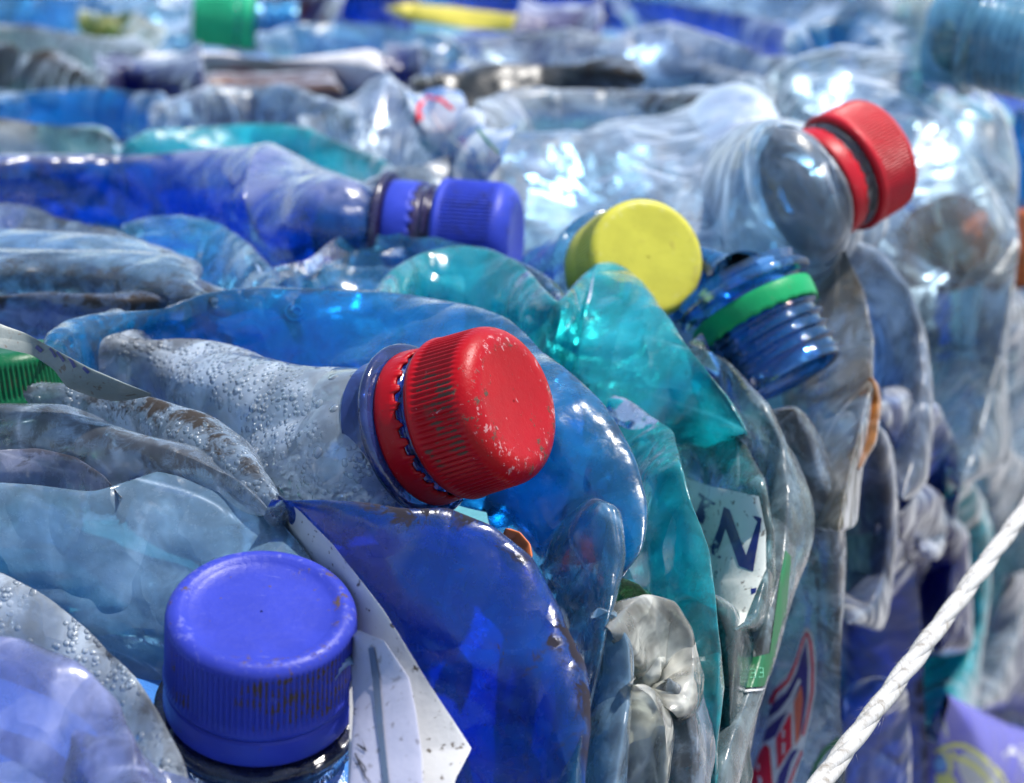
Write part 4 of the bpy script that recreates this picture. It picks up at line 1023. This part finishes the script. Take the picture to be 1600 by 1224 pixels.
# --------------------------------------------------------------- rope
def rope():
    a = at(1690, 676, 0.47); b = at(1208, 1322, 0.325)
    n = 420; t = np.linspace(0, 1, n)
    C = a[None] + (b - a)[None] * t[:, None] + np.array([0, 0, -1.0])[None] * (0.0006 * np.sin(math.pi * t))[:, None]
    T = (b - a) / np.linalg.norm(b - a); X = np.cross(T, [0, 0, 1.0]); X /= np.linalg.norm(X); Y = np.cross(T, X)
    L = np.linalg.norm(b - a)
    s = NT('white twine')
    co = s.add('ShaderNodeTexCoord').outputs['Object']
    n1 = s.noise(co, 300, 5, 0.7)
    bmp = s.add('ShaderNodeBump', Strength=0.6, Distance=0.0004, Height=s.noise(s.add('ShaderNodeMapping', Vector=co, Rotation=(0, 0, 0), Scale=(3000, 400, 400)).outputs[0], 1.0, 3))
    pb = s.add('ShaderNodeBsdfPrincipled', Base__Color=s.mixc(s.ramp(n1, 0.5, 0.75), (0.48, 0.47, 0.45), (0.20, 0.17, 0.13)), Roughness=0.6, Normal=bmp.outputs[0])
    s.t.links.new(pb.outputs[0], s.out.inputs[0])
    r = thing('baling_rope', 'taut white twisted baling rope slanting across the side of the bale', 'rope', (a + b) / 2)
    rs = np.random.RandomState(8)
    fv, ff = [], []
    for j in range(170):
        i = rs.randint(5, n - 12); a0 = rs.rand() * 6.283
        o = C[i] + 0.0019 * (math.cos(a0) * X + math.sin(a0) * Y)
        tip = o + T * (0.0015 + 0.003 * rs.rand()) + (0.0004 + 0.0010 * rs.rand()) * (math.cos(a0) * X + math.sin(a0) * Y) + rs.randn(3) * 0.0003
        w = np.cross(T, tip - o); w = w / (np.linalg.norm(w) + 1e-9) * 0.00005; h = np.cross(w, tip - o); h = h / (np.linalg.norm(h) + 1e-9) * 0.00005
        b0 = len(fv); fv += [o + w, o - w, o + h, tip]; ff += [(b0, b0 + 1, b0 + 3), (b0 + 1, b0 + 2, b0 + 3), (b0 + 2, b0, b0 + 3)]
    fb = mesh_obj('frayed_fibres', fv, ff, s.m, r); fb['kind'] = 'stuff'
    for k in range(3):
        ph = 2 * math.pi * (L / 0.042) * t + k * 2 * math.pi / 3
        P = C * 1.0 + (0.00068 + 0.0001 * np.sin(31 * t + k))[:, None] * (np.cos(ph)[:, None] * X + np.sin(ph)[:, None] * Y)
        make_tube(r, 'strand', P, 0.00128, s.m, 14)
rope()

# --------------------------------------------------------------- prints and lettering
NAVYI = flat_mat('navy ink', (0.012, 0.018, 0.13)); WHI = flat_mat('white ink', (0.72, 0.72, 0.72)); REDI = flat_mat('red ink', (0.75, 0.012, 0.03))
PURI = flat_mat('purple ink', (0.06, 0.04, 0.20)); GRI = flat_mat('green ink', (0.004, 0.13, 0.04)); YEL = flat_mat('yellow ink', (0.62, 0.62, 0.10)); BLK = flat_mat('black ink', (0.01, 0.01, 0.015))
LGR = flat_mat('pale green ink', (0.15, 0.50, 0.30)); ORI = flat_mat('orange ink', (0.72, 0.16, 0.08)); LBL = flat_mat('light blue ink', (0.12, 0.35, 0.75)); GRYI = flat_mat('slate ink', (0.09, 0.13, 0.20)); LGY = flat_mat('silver ink', (0.42, 0.44, 0.50))
def Z(pts, ox, oy, sc): return [(ox + x / sc, oy + y / sc) for x, y in pts]
z1 = lambda p: Z(p, 1070, 750, 4.894)
decal('label', inb, [
    (paper_mat('stained white label', (0.66, 0.68, 0.62), dirt=0.8), [[(1060, 742), (1110, 760), (1150, 768), (1186, 776), (1197, 830), (1197, 890), (1186, 915), (1176, 940), (1163, 972), (1145, 985), (1125, 975), (1112, 940), (1104, 900), (1080, 860), (1060, 800)]]),
    (NAVYI, [z1([(110, 95), (238, 180), (228, 194), (195, 187), (140, 340), (60, 300), (95, 235), (130, 145), (105, 118)]),
             z1([(300, 205), (345, 230), (470, 580), (555, 320), (525, 285), (535, 275), (590, 295), (575, 400), (525, 700), (495, 692), (415, 660), (315, 375), (250, 560), (282, 592), (270, 605), (205, 565), (200, 520), (265, 350)]),
             z1([(505, 835), (550, 825), (545, 860), (510, 880)])])])
z2 = lambda p: Z(p, 1150, 960, 4.6375)
decal('badge', redb, [
    (WHI, [z2([(515, 88), (555, 140), (582, 300), (578, 560), (545, 740), (490, 960), (480, 1020), (380, 1340), (0, 1340), (60, 1230), (180, 940), (225, 780), (258, 580), (300, 500), (400, 400), (450, 250), (490, 120)])]),
    (PURI, [z2([(510, 180), (524, 400), (518, 600), (485, 820), (462, 900), (472, 520), (400, 640), (320, 720), (235, 760), (240, 700), (275, 640), (370, 560), (440, 420)]),
            z2([(320, 740), (380, 690), (290, 880), (240, 915), (188, 930), (220, 830)]), z2([(405, 990), (455, 975), (400, 1080), (330, 1330), (270, 1330), (310, 1160)])]),
    (REDI, [r for r in ribbon(z2([(250, 650), (290, 560), (380, 480), (440, 340), (490, 180), (515, 132)]), [7, 6.5, 5, 3.5, 3, 2.5])] +
           [r for r in ribbon(z2([(515, 132), (540, 200), (556, 380), (552, 560), (520, 740), (485, 880)]), [3, 4, 4, 4, 3.5, 3])] +
           [r for r in ribbon(z2([(480, 990), (430, 1110), (350, 1330)]), [3, 3.5, 4])] +
           [z2([(400, 700), (405, 960), (300, 1130), (290, 900), (350, 800)]), z2([(210, 940), (245, 970), (275, 1330), (20, 1330), (130, 1120), (170, 1000)])]),
    (ORI, [z2([(475, 510), (487, 620), (460, 900), (430, 960), (420, 640)])]),
    (WHI, [z2([(455, 465), (472, 480), (410, 620), (310, 740), (225, 795), (235, 755), (310, 700), (390, 600)]), z2([(335, 840), (352, 830), (350, 890), (336, 905)]), z2([(338, 930), (356, 930), (352, 1010), (336, 1018)]),
           z2([(152, 1080), (172, 1086), (168, 1132), (155, 1130)]), z2([(160, 1165), (188, 1190), (186, 1250), (166, 1250)])])])
decal('green_trim', redb, [(GRI, ribbon([(1312, 1155), (1290, 1172), (1275, 1195), (1262, 1240), (1255, 1270)], 8))])
decal('green_band', milk, [
    (GRI, [[(1125, 1022), (1150, 1026), (1180, 1027), (1206, 1020), (1204, 1050), (1198, 1072), (1165, 1075), (1125, 1070)], [(1227, 860), (1236, 870), (1228, 960), (1215, 1010), (1206, 1050), (1198, 1050), (1208, 980), (1219, 900)]]),
    (LGR, ribbon([(1172, 1046), (1180, 1046), (1180, 1059), (1172, 1059)], 1.6) + ribbon([(1174, 1052), (1180, 1052)], 1.5) + ribbon([(1186, 1044), (1192, 1044), (1192, 1058), (1185, 1058)], 1.6) + ribbon([(1187, 1051), (1192, 1051)], 1.5)),
    (WHI, ribbon([(1128, 1076), (1160, 1080), (1196, 1077)], 3))])
z3 = lambda p: Z(p, 1430, 1060, 7.465)
disc = [(1469 + 10 * math.cos(k * math.pi / 8), 1194 + 12 * math.sin(k * math.pi / 8)) for k in range(16)]
decal('print', wrapf, [
    (LGY, [z3([(560, 850), (700, 870), (900, 1030), (1060, 1300), (600, 1300), (480, 1000)])] + ribbon(z3([(150, 700), (250, 540), (320, 400)]), 4) + ribbon(z3([(320, 400), (350, 560), (375, 690)]), 5) + ribbon(z3([(240, 610), (350, 590)]), 4)),
    (YEL, ribbon(z3([(240, 870), (330, 810), (450, 775), (560, 780), (700, 850), (800, 930), (900, 1020), (1000, 1130), (1090, 1300)]), 7) + ribbon(z3([(430, 850), (450, 920), (560, 950), (700, 1030), (850, 1180), (900, 1300)]), 7) + [z3([(240, 1120), (400, 1110), (460, 1170), (520, 1300), (240, 1300)])] + ribbon(z3([(330, 860), (400, 950), (420, 1050), (380, 1130)]), 7)),
    (LBL, [disc]), (WHI, ribbon(z3([(1030, 930), (1120, 830), (1200, 730)]), 9) + ribbon(z3([(1200, 730), (1225, 860), (1270, 1000), (1330, 1050)]), 9) + ribbon(z3([(1100, 870), (1220, 870)]), 6))])
z4 = lambda p: Z(p, 0, 490, 5.333)
decal('stripes', strip, [(NAVYI, ribbon(z4([(300, 275), (350, 315)]), 6) + ribbon(z4([(415, 290), (440, 320), (465, 365)]), 3.5) + ribbon(z4([(475, 320), (500, 350), (535, 400)]), 4) + ribbon(z4([(575, 360), (600, 400), (625, 450)]), 5) + ribbon(z4([(695, 450), (740, 495)]), 5))])
z5 = lambda p: Z(p, 520, 1060, 7.466)
rs = np.random.RandomState(4)
tiny = []
for k in range(26):
    x, y = 175 + rs.rand() * 22 + (60 * math.exp(-((k - 4) / 3) ** 2)), 290 + k * 24
    tiny += ribbon(z5([(x, y), (x + 18 + rs.rand() * 20, y + rs.rand() * 26 - 8)]), 0.9)
    tiny += ribbon(z5([(x + 5, y - 6), (x + 12 + rs.rand() * 9, y + 14)]), 0.8)
txt = [z5([(330, 680), (402, 862), (318, 812), (372, 810)])] + ribbon(z5([(283, 768), (350, 815)]), 2.2) + ribbon(z5([(262, 880), (320, 1010), (388, 1172)]), 2.6) + ribbon(z5([(300, 945), (370, 1030), (392, 1085), (360, 1095), (318, 1010)]), 2.2) + ribbon(z5([(262, 1000), (318, 1010)]), 2.2) + ribbon(z5([(400, 1165), (440, 1224)]), 2)
decal('lettering', flap, [(BLK, tiny + txt), (GRYI, ribbon([(580, 1012), (588, 1062), (592, 1112), (597, 1160), (604, 1224), (608, 1270)], [9, 11, 11, 9, 9, 9]))])
ring = lambda cx, cy, rx, ry, a0, a1: [(cx + rx * math.cos(math.radians(a)), cy + ry * math.sin(math.radians(a))) for a in np.linspace(a0, a1, 18)]
decal('embossed_mark', azb, [(plastic('raised azure', (0.1, 0.6, 1.0), body=(0.02, 0.42, 0.95), opac=0.6, dirt=0.0, white=0), ribbon(ring(462, 487, 16, 13, 20, 250), 2.2) + ribbon(ring(464, 486, 8, 7, 180, 420), 4))])

decal('print', crl, [(REDI, ribbon([(652, 190), (655, 165), (668, 152), (690, 156), (708, 172)], [6, 8, 7, 7, 4]) + ribbon([(645, 195), (660, 180)], 8)), (WHI, ribbon([(672, 175), (690, 200), (715, 225), (735, 240)], 4)), (GRI, ribbon([(745, 200), (765, 225), (780, 240)], 5))])

decal('print', wlb, [(flat_mat('pink ink', (0.55, 0.16, 0.18)), ribbon([(330, 112), (370, 108), (410, 116), (440, 110)], [4, 8, 6, 3]))])
